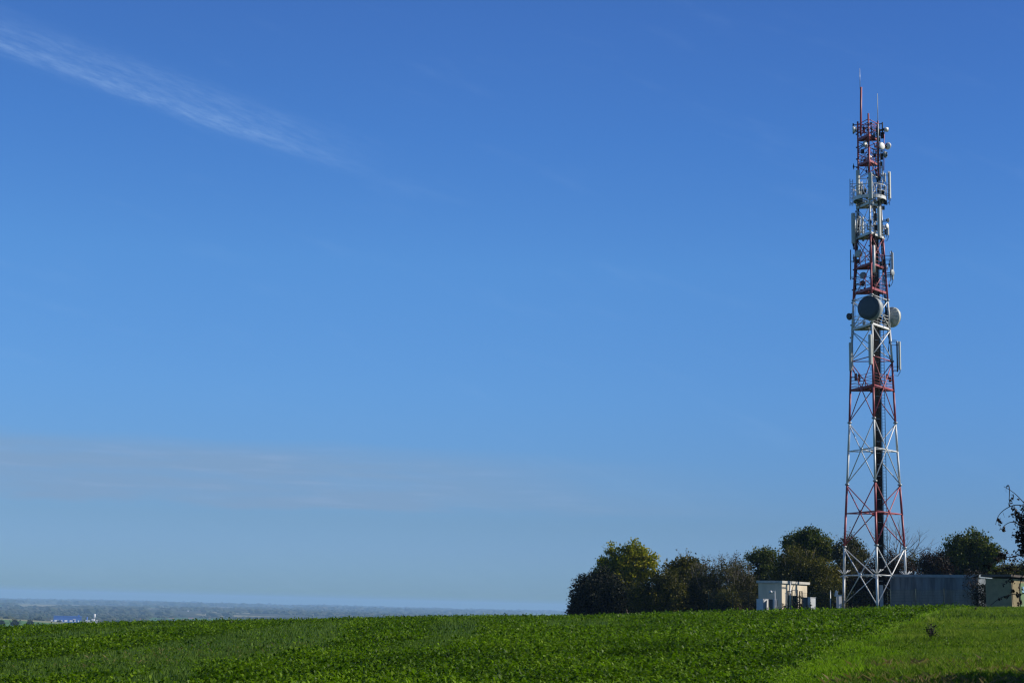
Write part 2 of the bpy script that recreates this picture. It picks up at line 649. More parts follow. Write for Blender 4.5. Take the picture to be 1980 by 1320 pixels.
p.inputs['Roughness'].default_value = .95
p.inputs['Specular IOR Level'].default_value = .05
me.materials.append(mg)
o = bpy.data.objects.new('ground', me)
COL.objects.link(o)
tag(o, kind='structure')

# ------------------------------------------------------------------ haze over the plain
m = bpy.data.materials.new('haze')
m.use_nodes = True
g = NG(m.node_tree)
g.t.nodes.clear()
pv = g.n('ShaderNodeVolumePrincipled')
pv.inputs['Color'].default_value = (.35, .59, .90, 1)
pv.inputs['Density'].default_value = 8.8e-5
pv.inputs['Anisotropy'].default_value = 0.0
oo = g.n('ShaderNodeOutputMaterial')
g.l(pv.outputs[0], oo.inputs['Volume'])
zmin = float(Z.min())
hb = MB()
hb.box((0, 0, (60 + zmin - 1) / 2), (53000, 53000, 60 - (zmin - 1)))
o = hb.build('haze', m)
tag(o, kind='stuff')

# ------------------------------------------------------------------ crop, weeds and grass
def leaves(n_plants, cx, cy, per, hgt, spread, size, elong=1.5, rs=rng):
    """rosettes of folded leaves; returns quads"""
    n = n_plants * per
    px = np.repeat(cx, per)
    py = np.repeat(cy, per)
    hh = np.repeat(hgt, per)
    a = rs.random(n) * 2 * pi
    rad_ = spread * np.sqrt(rs.random(n))
    x = px + np.cos(a) * rad_
    y = py + np.sin(a) * rad_
    z = H(x, y) + hh * (.25 + .75 * rs.random(n)) * (1 - .4 * (rad_ / spread) ** 2)
    sz = np.broadcast_to(size, (n_plants,)).repeat(per) * (.6 + .7 * rs.random(n))
    # leaf axis pointing outward and up, droop random
    a2 = a + rs.normal(0, .7, n)
    el = rs.normal(.35, .5, n)
    ax = np.stack([np.cos(a2) * np.cos(el), np.sin(a2) * np.cos(el), np.sin(el)], -1)
    side = np.stack([-np.sin(a2), np.cos(a2), rs.normal(0, .35, n)], -1)
    side /= np.linalg.norm(side, axis=1)[:, None]
    nrm_ = np.cross(ax, side)
    P = np.stack([x, y, z], -1)
    L = sz[:, None]
    Wd = L / elong * .5
    fold = nrm_ * (Wd * rs.uniform(-.2, .6, n)[:, None])
    v0 = P
    v1 = P + ax * L * .55 + side * Wd + fold
    v2 = P + ax * L - nrm_ * (L * .1)
    v3 = P + ax * L * .55 - side * Wd + fold
    return np.stack([v0, v1, v2, v3], 1)


def scatter(n, r0, r1, az0=-22.5, az1=22.5):
    """points with density falling as 1/r between two distances"""
    r = r0 + (r1 - r0) * rng.random(n)
    a = np.radians(az0 + (az1 - az0) * rng.random(n))
    return r * np.sin(a), r * np.cos(a), r


Q = []
for n, r0, r1, per, size, hg in ((57000, 15, 40, 8, .068, .19), (57000, 38, 75, 7, .095, .22), (32000, 72, 108, 6, .13, .22), (6000, 100, 150, 5, .16, .22)):
    x, y, r = scatter(n, r0, r1)
    dn = crop_density(x, y)
    vg = verge(x, y)
    keep = (rng.random(n) < dn) & (vg < rng.normal(-.15, .25, n))
    x, y = x[keep], y[keep]
    h = hg * (.5 + .8 * rng.random(len(x))) * (.45 + 1.1 * vnoise(x, y, .8, 8))
    Q.append(leaves(len(x), x, y, per, h, .13 + .03 * (r0 > 30) + .04 * (r0 > 70), size))
Q = np.concatenate(Q)
o = quads('crop_plants', Q, len(Q), LM['crop'])
tag(o, 'dark green leafy crop covering the hill field', kind='stuff')


def blades(x, y, h, w, lean=.35):
    n = len(x)
    a = rng.random(n) * 2 * pi
    la = rng.random(n) * 2 * pi
    ln_ = rng.random(n) * lean
    z = H(x, y)
    P = np.stack([x, y, z - .01], -1)
    s = np.stack([np.cos(a), np.sin(a), np.zeros(n)], -1) * (w / 2)[:, None]
    mid = P + np.stack([np.cos(la) * ln_ * h * .35, np.sin(la) * ln_ * h * .35, h * .6], -1)
    tip = P + np.stack([np.cos(la) * ln_ * h * 1.2, np.sin(la) * ln_ * h * 1.2, h], -1)
    return np.stack([P - s, P + s, mid + s * .7, tip], 1)


# low weeds and volunteer grass all over the field, thick in the bare patches
Q = []
for n, r0, r1, hh, ww in ((190000, 15, 50, .10, .010), (190000, 48, 150, .14, .018)):
    x, y, r = scatter(n, r0, r1)
    keep = (verge(x, y) < .3) & (rng.random(n) < np.where(crop_density(x, y) < .031, 1, .07))
    x, y = x[keep], y[keep]
    h = hh * (.5 + .9 * rng.random(len(x)))
    Q.append(blades(x, y, h, ww * (.7 + .8 * rng.random(len(x)))))
Q = np.concatenate(Q)
o = quads('field_weeds', Q, len(Q), LM['fine'])
tag(o, 'low blue green weeds filling thin strips of the field', kind='stuff')

Q = []
for n, r0, r1, hh, ww in ((380000, 14, 50, .085, .006), (230000, 46, 165, .11, .013)):
    x, y, r = scatter(n, r0, r1, 4, 24)
    keep = (verge(x, y) > rng.normal(0, .3, n))
    x, y = x[keep], y[keep]
    h = hh * (.4 + .9 * rng.random(len(x))) * (.5 + 1.2 * vnoise(x, y, 2.2, 21) * vnoise(x, y, .8, 22) * 1.6)
    Q.append(blades(x, y, h, ww * (.7 + .8 * rng.random(len(x))), .6))
Q = np.concatenate(Q)
gx_, gy_ = Q[:, 0, 0], Q[:, 0, 1]
lush = (verge(gx_, gy_) + 1.2 * (vnoise(gx_, gy_, 1.5, 61) - .5)) < np.interp(gy_, [20, 30, 45, 90], [1.6, 1.3, .4, .1])
o = quads('grass', Q[lush], int(lush.sum()), LM['grass'])
tag(o, 'bright fresh grass strip along the edge of the crop', kind='stuff')
LM['dull'] = leafmat('rough_grass_blade', [(.03, .062, .008), (.08, .135, .014), (.15, .21, .022), (.24, .26, .06)], .35, .35, .7, .08)
o = quads('rough_grass', Q[~lush], int((~lush).sum()), LM['dull'])
tag(o, 'rough mixed grass covering the bank', kind='stuff')

# leafy weeds low in the grass
x, y, r = scatter(24000, 15, 120, 5, 24)
vv = vnoise(x, y, 3.5, 31) * .6 + vnoise(x, y, 1.1, 32) * .4
keep = (verge(x, y) > .5) & (vv > .50)
x, y = x[keep], y[keep]
Q = leaves(len(x), x, y, 7, .07 * np.ones(len(x)) * (.6 + .8 * rng.random(len(x))), .11, .045)
o = quads('grass_weeds', Q, len(Q), LM['crop'])
tag(o, 'darker leafy weeds in patches of the grass bank', kind='stuff')

# dry brown stalks at the near right
x, y, r = scatter(60000, 14, 45, 7, 21)
c = ground_hit(1925, 1312)
dd = np.hypot((x - c[0]) / 2.6, (y - c[1]) / 3.2)
keep = (rng.random(len(x)) < np.clip(1.2 - dd, 0, .7) * np.clip((vnoise(x, y, .9, 41) * .6 + vnoise(x, y, 2.3, 42) * .6 - .38) * 2.5, 0, 1)) & (verge(x, y) > 1.0)
x, y = x[keep], y[keep]
x3, y3, r3 = scatter(60000, 18, 90, -20, 0)
dz = np.zeros(len(x3))
for q in ((300, 1268), (345, 1262), (470, 1262), (520, 1252), (610, 1205), (680, 1203), (230, 1284)):
    gx, gy = ground_hit(*q)
    dz = np.maximum(dz, np.exp(-(((x3 - gx) / 1.1) ** 2 + ((y3 - gy) / (1.2 + gy * .04)) ** 2)))
k3 = rng.random(len(x3)) < dz * .8
k3 &= rng.random(len(x3)) < .3
x, y = np.concatenate([x, x3[k3]]), np.concatenate([y, y3[k3]])
Q = blades(x, y, (.13 - .03 * (x < 0)) * (.4 + .9 * rng.random(len(x))), .006 * (.7 + rng.random(len(x))), 1.3)
o = quads('dry_grass', Q, len(Q), LM['dry'])
tag(o, 'dry brown stalks among the grass at the near right', kind='stuff')

# pale fringe of seedlings along the crop edge
t = rng.random(3600)
yy = 16 + 90 * t
o_ = np.argsort(VBX[:, 1])
xx = np.interp(yy, VBX[o_, 1], VBX[o_, 0]) + rng.normal(-.1, .3, len(t))
Q = leaves(len(t), xx, yy, 5, .09 * np.ones(len(t)), .11, .05 + .03 * t)
LM['pale'] = leafmat('pale_leaf', [(.09, .16, .02), (.16, .25, .03), (.24, .33, .06)], .4, .3)
o = quads('edge_seedlings', Q, len(Q), LM['pale'])
tag(o, 'yellow green seedlings along the edge of the crop', kind='stuff')


# ------------------------------------------------------------------ trees
def leafclumps(centers, per, sigma, size, rs=rng, droop=0.0):
    n = len(centers) * per
    C = np.repeat(centers, per, 0) + rs.normal(0, 1, (n, 3)) * sigma * np.array([1, 1, .8])
    d = rs.normal(0, 1, (n, 3))
    d[:, 2] -= droop
    d /= np.linalg.norm(d, axis=1)[:, None]
    e = np.cross(d, rs.normal(0, 1, (n, 3)))
    e /= np.linalg.norm(e, axis=1)[:, None]
    nn = np.cross(d, e)
    s = (size * (.6 + .8 * rs.random(n)))[:, None]
    return np.stack([C - d * s * .5, C + e * s * .33 + nn * s * .1, C + d * s * .5, C - e * s * .33 + nn * s * .1], 1)


def tree(name, label, cat, D, trunk_px, blobs, lmat, clumps=500, per=24, leaf=.16, sigma=.32, bark='bark', shoots=0, hollow=.15,
         trunk_r=.16, group=None, depth=1.0, gap=.0, ground=None, shoot_len=1.2):
    """blobs: (px, py, rx, rz) in photo pixels; become ellipsoids standing at distance D"""
    base = gp(trunk_px, D) if ground is None else ground
    base = base - Vector((0, 0, .1))
    root = empty(name, base)
    tag(root, label, cat, group)
    B = []
    for (px, py, rx, rz) in blobs:
        c = at(px, py, D)
        k = (c - EYE).length / F
        B.append((np.array(c) + np.array([0, 1, 0]) * random.uniform(-.5, .5) * rx * k * depth, rx * k, rx * k * depth, rz * k))
    vol = np.array([b[1] * b[2] * b[3] for b in B]) ** (2 / 3)
    vol /= vol.sum()
    C = []
    for b, w in zip(B, vol):
        n = max(6, int(clumps * w * 1.6))
        d = rng.normal(0, 1, (n, 3))
        d /= np.linalg.norm(d, axis=1)[:, None]
        r = hollow + (1.04 - hollow) * rng.random(n) ** .6
        lump = 1 + .24 * np.sin(d[:, 0] * 5 + b[1]) * np.sin(d[:, 2] * 6 + 1.3 * b[3]) + .045 * rng.normal(0, 1, n)
        p = b[0] + d * (r * lump)[:, None] * np.array([b[1], b[2], b[3]])
        C.append(p)
    C = np.concatenate(C)
    sigma *= .85
    if gap:
        s = 1.1
        nz = vnoise(C[:, 0] + C[:, 1] * .7, C[:, 2] * 1.0 + 40, s, 77)
        C = C[nz > gap]
    C = C[C[:, 2] > H(C[:, 0], C[:, 1]) + .15]
    Q = leafclumps(C, per, sigma, leaf)
    # trunk, limbs, twigs
    tb = MB()
    top = Vector(B[int(np.argmax([b[0][2] for b in B]))][0])
    mid = base.lerp(top, .45)
    mid.x = (base.x * .6 + top.x * .4)
    tb.tube([base, base.lerp(mid, .5) + Vector((.05, 0, 0)), mid, top], [trunk_r * 1.25, trunk_r, trunk_r * .75, trunk_r * .2], 7)
    for b in B:
        c = Vector(b[0])
        s = base.lerp(mid, random.uniform(.35, 1.0))
        m_ = s.lerp(c, .5) + Vector((random.uniform(-.2, .2), random.uniform(-.2, .2), .2))
        tb.tube([s, m_, c], [trunk_r * .5, trunk_r * .35, trunk_r * .15], 5)
    ix = rng.choice(len(C), min(len(C), 90), replace=False)
    for i in ix:
        c = Vector(C[i])
        b = min(B, key=lambda b: (Vector(b[0]) - c).length)
        s = Vector(b[0]).lerp(base, .1)
        m_ = s.lerp(c, .55) + Vector((random.uniform(-.15, .15), 0, random.uniform(-.1, .25)))
        tb.tube([s, m_, c], [.035, .025, .012], 4, cap=False)
    if shoots:
        sb = tb
        SP = []
        for i in range(shoots):
            b = B[rng.choice(len(B), p=vol)]
            a = random.uniform(0, 2 * pi)
            t_ = random.uniform(.1, 1.0)
            z0 = sqrt(max(0, 1 - t_ * t_ * .95))
            s = Vector(b[0]) + Vector((cos(a) * t_ * b[1], sin(a) * t_ * b[2], z0 * b[3] * .8))
            L = random.uniform(.5, 1) * shoot_len
            dx = random.uniform(-.35, .35) + cos(a) * t_ * .5
            e = s + Vector((dx * L, random.uniform(-.3, .3) * L, L))
            sb.tube([s, s.lerp(e, .5) + Vector((random.uniform(-.06, .06), 0, .04)), e], [.020, .015, .009], 3, cap=False, mi=1)
            for q in (.55, .8, 1.0):
                SP.append(s.lerp(e, q))
        Q = np.concatenate([Q, leafclumps(np.array([tuple(q) for q in SP]), 3, .12, leaf * .7)])
    tb.build('trunk', [MAT[bark], MAT['twig']], root, base)
    quads('crown', Q, len(Q), lmat, root, base)
    return root


# ------- row of trees and shrubs behind the compound
TREES = [
    dict(name='shrub', label='dark bushy shrub at the left end of the tree row', cat='shrub', D=168, trunk_px=1150, lmat=LM['dark'], clumps=750, per=22,
         blobs=[(1150, 1150, 38, 34), (1122, 1160, 24, 26), (1135, 1128, 18, 16), (1185, 1150, 30, 36), (1165, 1120, 16, 20), (1120, 1180, 22, 12)], shoots=30, leaf=0.217, sigma=.3),
    dict(name='tree', label='tall tree with yellowing crown, leftmost tall tree', cat='tree', D=171, trunk_px=1215, lmat=LM['yellow'], clumps=560, per=24,
         blobs=[(1228, 1068, 26, 22), (1245, 1085, 24, 18), (1205, 1085, 22, 20), (1183, 1066, 12, 16), (1175, 1100, 20, 22), (1165, 1090, 12, 14), (1220, 1098, 34, 22), (1245, 1110, 24, 16), (1200, 1120, 30, 20), (1262, 1083, 9, 9), (1215, 1130, 32, 18), (1160, 1110, 13, 16)], leaf=0.246, sigma=.3, gap=.2),
    dict(name='bush', label='brown olive bush right of the yellowing tree', cat='bush', D=165, trunk_px=1262, lmat=LM['olive'], clumps=420, per=22,
         blobs=[(1262, 1150, 30, 34), (1282, 1125, 22, 22), (1240, 1160, 26, 28), (1300, 1150, 26, 34)], shoots=30, leaf=0.189),
    dict(name='tree', label='rounded tree with light leafy tip beside the grey thicket', cat='tree', D=170, trunk_px=1318, lmat=LM['olive'], clumps=460, per=24,
         blobs=[(1325, 1092, 18, 16), (1312, 1105, 26, 20), (1340, 1110, 26, 24), (1325, 1135, 34, 34), (1320, 1160, 34, 26)], leaf=0.232, shoots=26),
    dict(name='bush', label='thin grey green thicket with bare upright shoots', cat='bush', D=166, trunk_px=1375, lmat=LM['greyish'], clumps=420, per=20,
         blobs=[(1370, 1120, 30, 28), (1400, 1112, 24, 26), (1352, 1140, 24, 36), (1412, 1145, 30, 38), (1380, 1150, 32, 34)], shoots=150, leaf=0.160, sigma=.3, shoot_len=1.5),
    dict(name='bush', label='second grey green thicket, left of the rounded oak', cat='bush', D=168, trunk_px=1425, lmat=LM['greyish'], clumps=260, per=20,
         blobs=[(1424, 1104, 18, 22), (1432, 1130, 22, 34), (1440, 1150, 24, 34)], shoots=70, leaf=0.160, sigma=.28, shoot_len=1.3),
    dict(name='tree', label='small dark oak left of the tallest tree', cat='tree', D=171, trunk_px=1478, lmat=LM['deep'], clumps=420, per=22,
         blobs=[(1478, 1074, 22, 15), (1462, 1082, 20, 16), (1490, 1095, 24, 24), (1470, 1112, 28, 26), (1480, 1140, 34, 34)], leaf=0.217, gap=.32),
    dict(name='tree', label='tallest tree of the row, broad rounded oak crown', cat='tree', D=174, trunk_px=1566, lmat=LM['deep'], clumps=760, per=24,
         blobs=[(1568, 1040, 24, 18), (1542, 1048, 22, 17), (1585, 1055, 22, 20), (1530, 1064, 16, 14), (1598, 1075, 18, 20), (1560, 1075, 40, 26), (1570, 1110, 44, 36), (1610, 1100, 16, 22)], leaf=0.246, gap=.33, trunk_r=.22),
    dict(name='bush', label='autumn coloured bush right behind the cream shed', cat='bush', D=165, trunk_px=1545, lmat=LM['olive'], clumps=700, per=24,
         blobs=[(1535, 1085, 32, 24), (1520, 1105, 30, 30), (1570, 1100, 36, 26), (1600, 1110, 26, 28), (1550, 1130, 46, 34), (1600, 1145, 36, 30), (1500, 1140, 32, 36)], shoots=60, leaf=0.174),
    dict(name='tree', label='grey green tree seen through the left mast leg', cat='tree', D=172, trunk_px=1645, lmat=LM['greyish'], clumps=520, per=22,
         blobs=[(1645, 1052, 16, 15), (1624, 1064, 14, 18), (1664, 1070, 18, 18), (1640, 1085, 30, 26), (1660, 1110, 34, 34), (1630, 1125, 30, 36)], shoots=60, leaf=0.203, gap=.2),
    dict(name='bush', label='dark rusty bush behind the base of the mast', cat='bush', D=168, trunk_px=1700, lmat=LM['rust'], clumps=620, per=22,
         blobs=[(1722, 1090, 22, 24), (1700, 1110, 30, 28), (1745, 1110, 26, 30), (1720, 1130, 40, 34), (1670, 1140, 34, 30), (1650, 1150, 30, 24)], shoots=26, leaf=0.174),
    dict(name='bush', label='loose olive bush above the left end of the grey building', cat='bush', D=170, trunk_px=1770, lmat=LM['olive'], clumps=260, per=20,
         blobs=[(1768, 1098, 18, 26), (1758, 1120, 20, 28), (1785, 1120, 20, 26)], shoots=30, leaf=0.174, gap=.34),
    dict(name='bush', label='slim dark red bush left of the round oak', cat='bush', D=170, trunk_px=1800, lmat=LM['rust'], clumps=420, per=22,
         blobs=[(1793, 1092, 12, 22), (1815, 1090, 14, 22), (1805, 1115, 26, 30), (1825, 1115, 20, 32)], shoots=30, leaf=0.174),
    dict(name='tree', label='round dark green oak above the grey building', cat='tree', D=172, trunk_px=1875, lmat=LM['deep'], clumps=760, per=24,
         blobs=[(1878, 1046, 28, 20), (1850, 1058, 20, 20), (1900, 1062, 22, 22), (1918, 1072, 14, 14), (1875, 1085, 44, 30), (1845, 1090, 24, 30), (1900, 1095, 22, 26), (1870, 1110, 40, 22)], leaf=0.246, gap=.32, trunk_r=.22),
    dict(name='bush', label='low hedge of brush behind the olive shed', cat='bush', D=178, trunk_px=1945, lmat=LM['olive'], clumps=620, per=20,
         blobs=[(1925, 1115, 24, 16), (1950, 1112, 26, 18), (1980, 1112, 28, 18), (2010, 1112, 30, 20)], leaf=0.189),
    dict(name='bush', label='sunlit scrubby bush behind the fence, left of the shed', cat='bush', D=153, trunk_px=1405, lmat=LM['olive'], clumps=200, per=20,
         blobs=[(1405, 1158, 18, 16), (1392, 1168, 14, 12), (1418, 1166, 14, 14)], leaf=0.145, sigma=.22, shoots=16, shoot_len=.7),
]
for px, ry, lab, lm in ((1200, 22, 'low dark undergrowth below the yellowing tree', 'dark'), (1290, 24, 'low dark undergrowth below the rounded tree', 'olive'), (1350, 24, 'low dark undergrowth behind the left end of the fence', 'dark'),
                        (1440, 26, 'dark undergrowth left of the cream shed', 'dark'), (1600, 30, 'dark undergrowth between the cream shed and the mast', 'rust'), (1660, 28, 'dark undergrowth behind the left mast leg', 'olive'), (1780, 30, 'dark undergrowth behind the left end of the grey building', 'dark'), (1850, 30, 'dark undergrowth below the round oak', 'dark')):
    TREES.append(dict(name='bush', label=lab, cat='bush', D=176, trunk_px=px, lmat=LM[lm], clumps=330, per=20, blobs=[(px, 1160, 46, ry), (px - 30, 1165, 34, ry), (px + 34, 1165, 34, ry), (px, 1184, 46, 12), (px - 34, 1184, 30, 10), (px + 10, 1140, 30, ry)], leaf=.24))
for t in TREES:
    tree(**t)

# bare tree behind the mast
base = gp(1727, 169)
root = empty('bare_tree', base)
tag(root, 'leafless tree with thin spreading twigs behind the mast', 'tree')
tb = MB()


def grow(p, d, L, r, lev):
    if lev == 0 or r < .008:
        return
    pts = [p]
    q = p.copy()
    for i in range(3):
        d2 = (d + Vector((random.uniform(-.18, .18), random.uniform(-.18, .18), random.uniform(-.05, .12)))).normalized()
        q = q + d2 * L / 3
        pts.append(q.copy())
        d = d2
    tb.tube(pts, [r, r * .85, r * .7, r * .55], 4, cap=False)
    for k in range(3 if lev > 2 else 2):
        nd = (d + Vector((random.uniform(-.8, .8), random.uniform(-.6, .6), random.uniform(-.15, .45)))).normalized()
        grow(pts[random.choice((2, 3))], nd, L * random.uniform(.6, .8), r * .55, lev - 1)


top0 = at(1733, 1100, 169)
tb.tube([base, top0], [.13, .10], 6)
for k, (px, py) in enumerate(((1700, 1030), (1722, 1035), (1745, 1025), (1765, 1045), (1780, 1065), (1735, 1020))):
    grow(top0, (at(px, py, 169) - top0).normalized(), 2.3, .065, 4)
tb.build('branches', MAT['twig'], root, base)

# ------------------------------------------------------------------ the mast
DC = 150.0
mc_dir = ray(1694, eyeline(1694))
hh_ = hypot(mc_dir.x, mc_dir.y)
TD = Vector((mc_dir.x / hh_, mc_dir.y / hh_, 0))      # away from camera
TR = Vector((TD.y, -TD.x, 0))                         # to the right
TC = Vector((TD.x * DC, TD.y * DC, 0))
TZ0 = float(H(TC.x, TC.y)) - .05
TROOT = empty('lattice_mast', (TC.x, TC.y, TZ0))
tag(TROOT, 'tall red and white lattice telecom mast carrying dishes and panel antennas', 'antenna mast')
ROT = rad(2.2)


def zlev(py, off=0.0):
    p = at(1690, py, DC + off)
    return p.z


LEVS = [(1171, 122.5), (1057.6, 116.3), (937, 101.8), (818, 88.6), (700, 79.3), (583, 66), (464, 51), (350, 39.6), (242, 38.6)]
ZS, SS = [], []
for py, w in LEVS:
    D_ = DC + 1.6
    p1, p2 = at(1690 - w / 2, py, D_), at(1690 + w / 2, py, D_)
    ZS.append(p1.z * .5 + p2.z * .5)
    SS.append((p1 - p2).length)
ZS[0] = TZ0
SS[0] *= 1.004
ZTOP = ZS[-1]


def side_at(z):
    return float(np.interp(z, ZS, SS))


def legpos(k, z, grow=0.0):
    """k: 0 left, 1 near (centre), 2 right"""
    R = side_at(z) / sqrt(3) + grow
    a = {1: -pi / 2, 2: pi / 6, 0: pi * 5 / 6}[k] + ROT
    q = TC + TR * (R * cos(a)) + TD * (R * sin(a))
    return Vector((q.x, q.y, z))


def Zs(py):
    """height from a photo row read at the side legs"""
    return zlev(py, 1.6)


ZC = [Zs(y) for y in (1057.6, 937, 818, 700, 583, 464, 350)]


def colour(z):
    """0 white, 1 red"""
    i = sum(1 for c in ZC if z > c)
    return i % 2


TM = [MAT['white'], MAT['red']]


def tparts(mb, name, mats=None, parent=None):
    return mb.build(name, mats or TM, parent or TROOT)


# legs: banded tubes with flanges
for k in range(3):
    mb = MB()
    zz = sorted(set([TZ0 + .0] + ZC + [ZTOP + (.35 if k == 1 else .1)] + [Zs(y) for y in (1113, 995, 873, 760, 640, 523, 407, 300)]))
    cuts = []
    for a, b in zip(zz[:-1], zz[1:]):
        r = float(np.interp((a + b) / 2, [TZ0, Zs(700), Zs(350), ZTOP], [.118, .108, .10, .085]))
        mb.tube([legpos(k, a), legpos(k, b)], r, 12, split=lambda z: colour(z))
    lg = tparts(mb, 'leg')
    for c in ZC:
        fb = MB()
        r = float(np.interp(c, [TZ0, Zs(700), ZTOP], [.23, .20, .15]))
        p = legpos(k, c)
        fb.lathe(p, (0, 0, 1), [(-.07, r), (.07, r)], 12, mi=0)
        fb.build('flange', [MAT['steel']], lg)
    fb = MB()
    fb.lathe(legpos(k, TZ0 + .02), (0, 0, 1), [(0, .42), (.10, .42)], 12)
    fb.build('base_plate', [MAT['steel']], lg)
    # anti climb spikes
    sb = MB()
    z = Zs(1112)
    p = legpos(k, z)
    for i in range(10):
        a = i * 2 * pi / 10
        d = Vector((cos(a), sin(a), .75))
        sb.tube([p, p + d * .62], .028, 4)
        sb.tube([p, p + Vector((cos(a + .3), sin(a + .3), -.5)) * .42], .024, 4)
    sb.build('spikes', [MAT['white']], lg)

FACES = [(0, 1), (1, 2), (2, 0)]
# bracing sections: (bottom row, top row, pattern, has mid horizontal, radius)
BR = [(1171, 1057.6, 'X', 1, .062), (1057.6, 937, 'X', 1, .065), (937, 818, 'X', 1, .062), (818, 700, 'X', 1, .058),
      (700, 640, 'X', 0, .055), (640, 583, 'X', 0, .052), (583, 523.7, '/', 0, .05), (523.7, 464, 'X', 0, .048),
      (464, 407, 'X', 0, .042), (407, 350, 'X', 0, .042), (350, 326, 'X', 0, .038), (326, 300, 'X', 0, .036), (300, 278, 'X', 0, .036), (278, 252, 'X', 0, .034)]
for (y0, y1, pat, midh, r) in BR:
    mb = MB()
    z0, z1 = max(Zs(y0), TZ0 + .1), Zs(y1)
    r *= .86
    c = colour((z0 + z1) / 2)
    for a, b in FACES:
        A0, A1, B0, B1 = legpos(a, z0 + .12), legpos(a, z1 - .12), legpos(b, z0 + .12), legpos(b, z1 - .12)
        w0, w1 = side_at(z0), side_at(z1)
        t = w0 / (w0 + w1)
        zc = z0 + (z1 - z0) * t
        mb.tube([A0, B1], r, 6, mi=c)
        if pat == 'X':
            off = (B0 - A0).cross(Vector((0, 0, 1))).normalized() * r * 1.2
            mb.tube([B0 + off, A1 + off], r, 6, mi=c)
        if midh:
            X0 = (legpos(a, zc) + legpos(b, zc)) / 2
            mb.tube([legpos(a, zc), legpos(b, zc)], r * 1.05, 6, mi=c)
            mb.lathe(X0 - (A0 - B0).cross(Vector((0, 0, 1))).normalized() * .06, (A0 - B0).cross(Vector((0, 0, 1))), [(0, .22), (.12, .22)], 10, mi=c)
        if pat == '/' or not midh or y1 in (583, 700):
            mb.tube([legpos(a, z1), legpos(b, z1)], r, 6, mi=c)
    if midh:   # plan bracing between the middles of the faces
        P = [(legpos(a, zc) + legpos(b, zc)) / 2 for a, b in FACES]
        for i in range(3):
            mb.tube([P[i], P[(i + 1) % 3]], r * .8, 5, mi=c)
    tparts(mb, 'bracing')


def tri(z, grow):
    return [legpos(k, z, grow) for k in range(3)]


def platform(py, grow, c, rail=1.05, rails=3, hole=True, thick=.24, mesh='dark'):
    z = Zs(py) + .1
    T = tri(z, grow)
    ctr = (T[0] + T[1] + T[2]) / 3
    mb = MB()
    # grating between the edge beams and an open shaft for the ladder
    inner = [ctr + (t - ctr) * .18 for t in T]
    for i in range(3):
        j = (i + 1) % 3
        a, b, c_, d = T[i], T[j], inner[j], inner[i]
        up = Vector((0, 0, .03))
        mb.quad([a + up, b + up, c_ + up, d + up], 1)
        mb.quad([d - up, c_ - up, b - up, a - up], 1)
        e = b - a
        L = e.length
        e.normalize()
        R = Matrix((e, Vector((0, 0, 1)).cross(e), Vector((0, 0, 1)))).transposed()
        mb.box((a + b) / 2 + Vector((0, 0, -.02)), (L, .07, thick), R, mi=0)
        for q in (.25, .5, .75):
            m0 = a.lerp(b, q)
            mb.tube([m0 - up * 2.5, d.lerp(c_, q) - up * 2.5], .045, 4, mi=0)
    pf = tparts(mb, 'platform', [TM[c], MAT['dark']])
    rb = MB()
    for i in range(3):
        j = (i + 1) % 3
        for k in range(1, rails + 1):
            h = Vector((0, 0, rail * k / rails))
            rb.tube([T[i] + h, T[j] + h], .022, 5)
        for q in (0, .33, .66):
            s = T[i].lerp(T[j], q)
            rb.tube([s, s + Vector((0, 0, rail))], .026, 5)
    tparts(rb, 'railing', [TM[c]], pf)
    return pf


platform(757, -.10, 1, 1.25, 4)
platform(640, -.05, 0, 1.25, 4)
platform(571, -.10, 1, 1.2, 3)
platform(523.7, -.05, 1, 1.25, 3)
platform(466, .22, 0, 1.3, 4)
platform(407, .05, 0, .3, 1)
platform(326, .0, 1, .85, 3)
platform(277, .0, 1, 1.1, 3)

# round antenna gallery
z = Zs(394)
ctr = Vector((TC.x, TC.y, 0)) + TR * .05
R_ = 1.62
mb = MB()
N = 40
for i in range(N):
    a, b = 2 * pi * i / N, 2 * pi * (i + 1) / N
    pa, pb = Vector((cos(a), sin(a), 0)), Vector((cos(b), sin(b), 0))
    c0 = Vector((ctr.x, ctr.y, z))
    u = Vector((0, 0, .17))
    mb.quad([c0 + pa * R_ - u, c0 + pb * R_ - u, c0 + pb * R_ + u, c0 + pa * R_ + u], 0)
    mb.quad([c0 + pa * (R_ - .04) + u, c0 + pb * (R_ - .04) + u, c0 + pb * (R_ - .04) - u, c0 + pa * (R_ - .04) - u], 0)
    mb.quad([c0 + pa * (R_ - .04), c0 + pb * (R_ - .04), c0 + pb * .95, c0 + pa * .95], 1)
for i in range(9):
    a = 2 * pi * i / 9
    d = Vector((cos(a), sin(a), 0))
    mb.tube([Vector((ctr.x, ctr.y, z - .1)) + d * .3, Vector((ctr.x, ctr.y, z - .1)) + d * R_], .05, 5)
gal = tparts(mb, 'round_gallery', [MAT['white'], MAT['dark']])
mb = MB()
for zz_, rr_ in ((1.25, .045), (.65, .025)):
    mb.tube([Vector((ctr.x + cos(2 * pi * i / N) * R_, ctr.y + sin(2 * pi * i / N) * R_, z + zz_)) for i in range(N + 1)], rr_, 6)
for i in range(10):
    a = 2 * pi * i / 10 + .2
    p = Vector((ctr.x + cos(a) * R_, ctr.y + sin(a) * R_, z))
    mb.tube([p, p + Vector((0, 0, 1.25))], .035, 5)
tparts(mb, 'railing', [MAT['white']], gal)

# cable riser and ladder inside the shaft
cc = Vector((TC.x, TC.y, 0)) + TR * .47 - TD * .3


def run(off_r, off_d, z0, z1, r, n, m):
    a = cc + TR * off_r + TD * off_d
    m.tube([Vector((a.x, a.y, z0)), Vector((a.x, a.y, z1))], r, n)


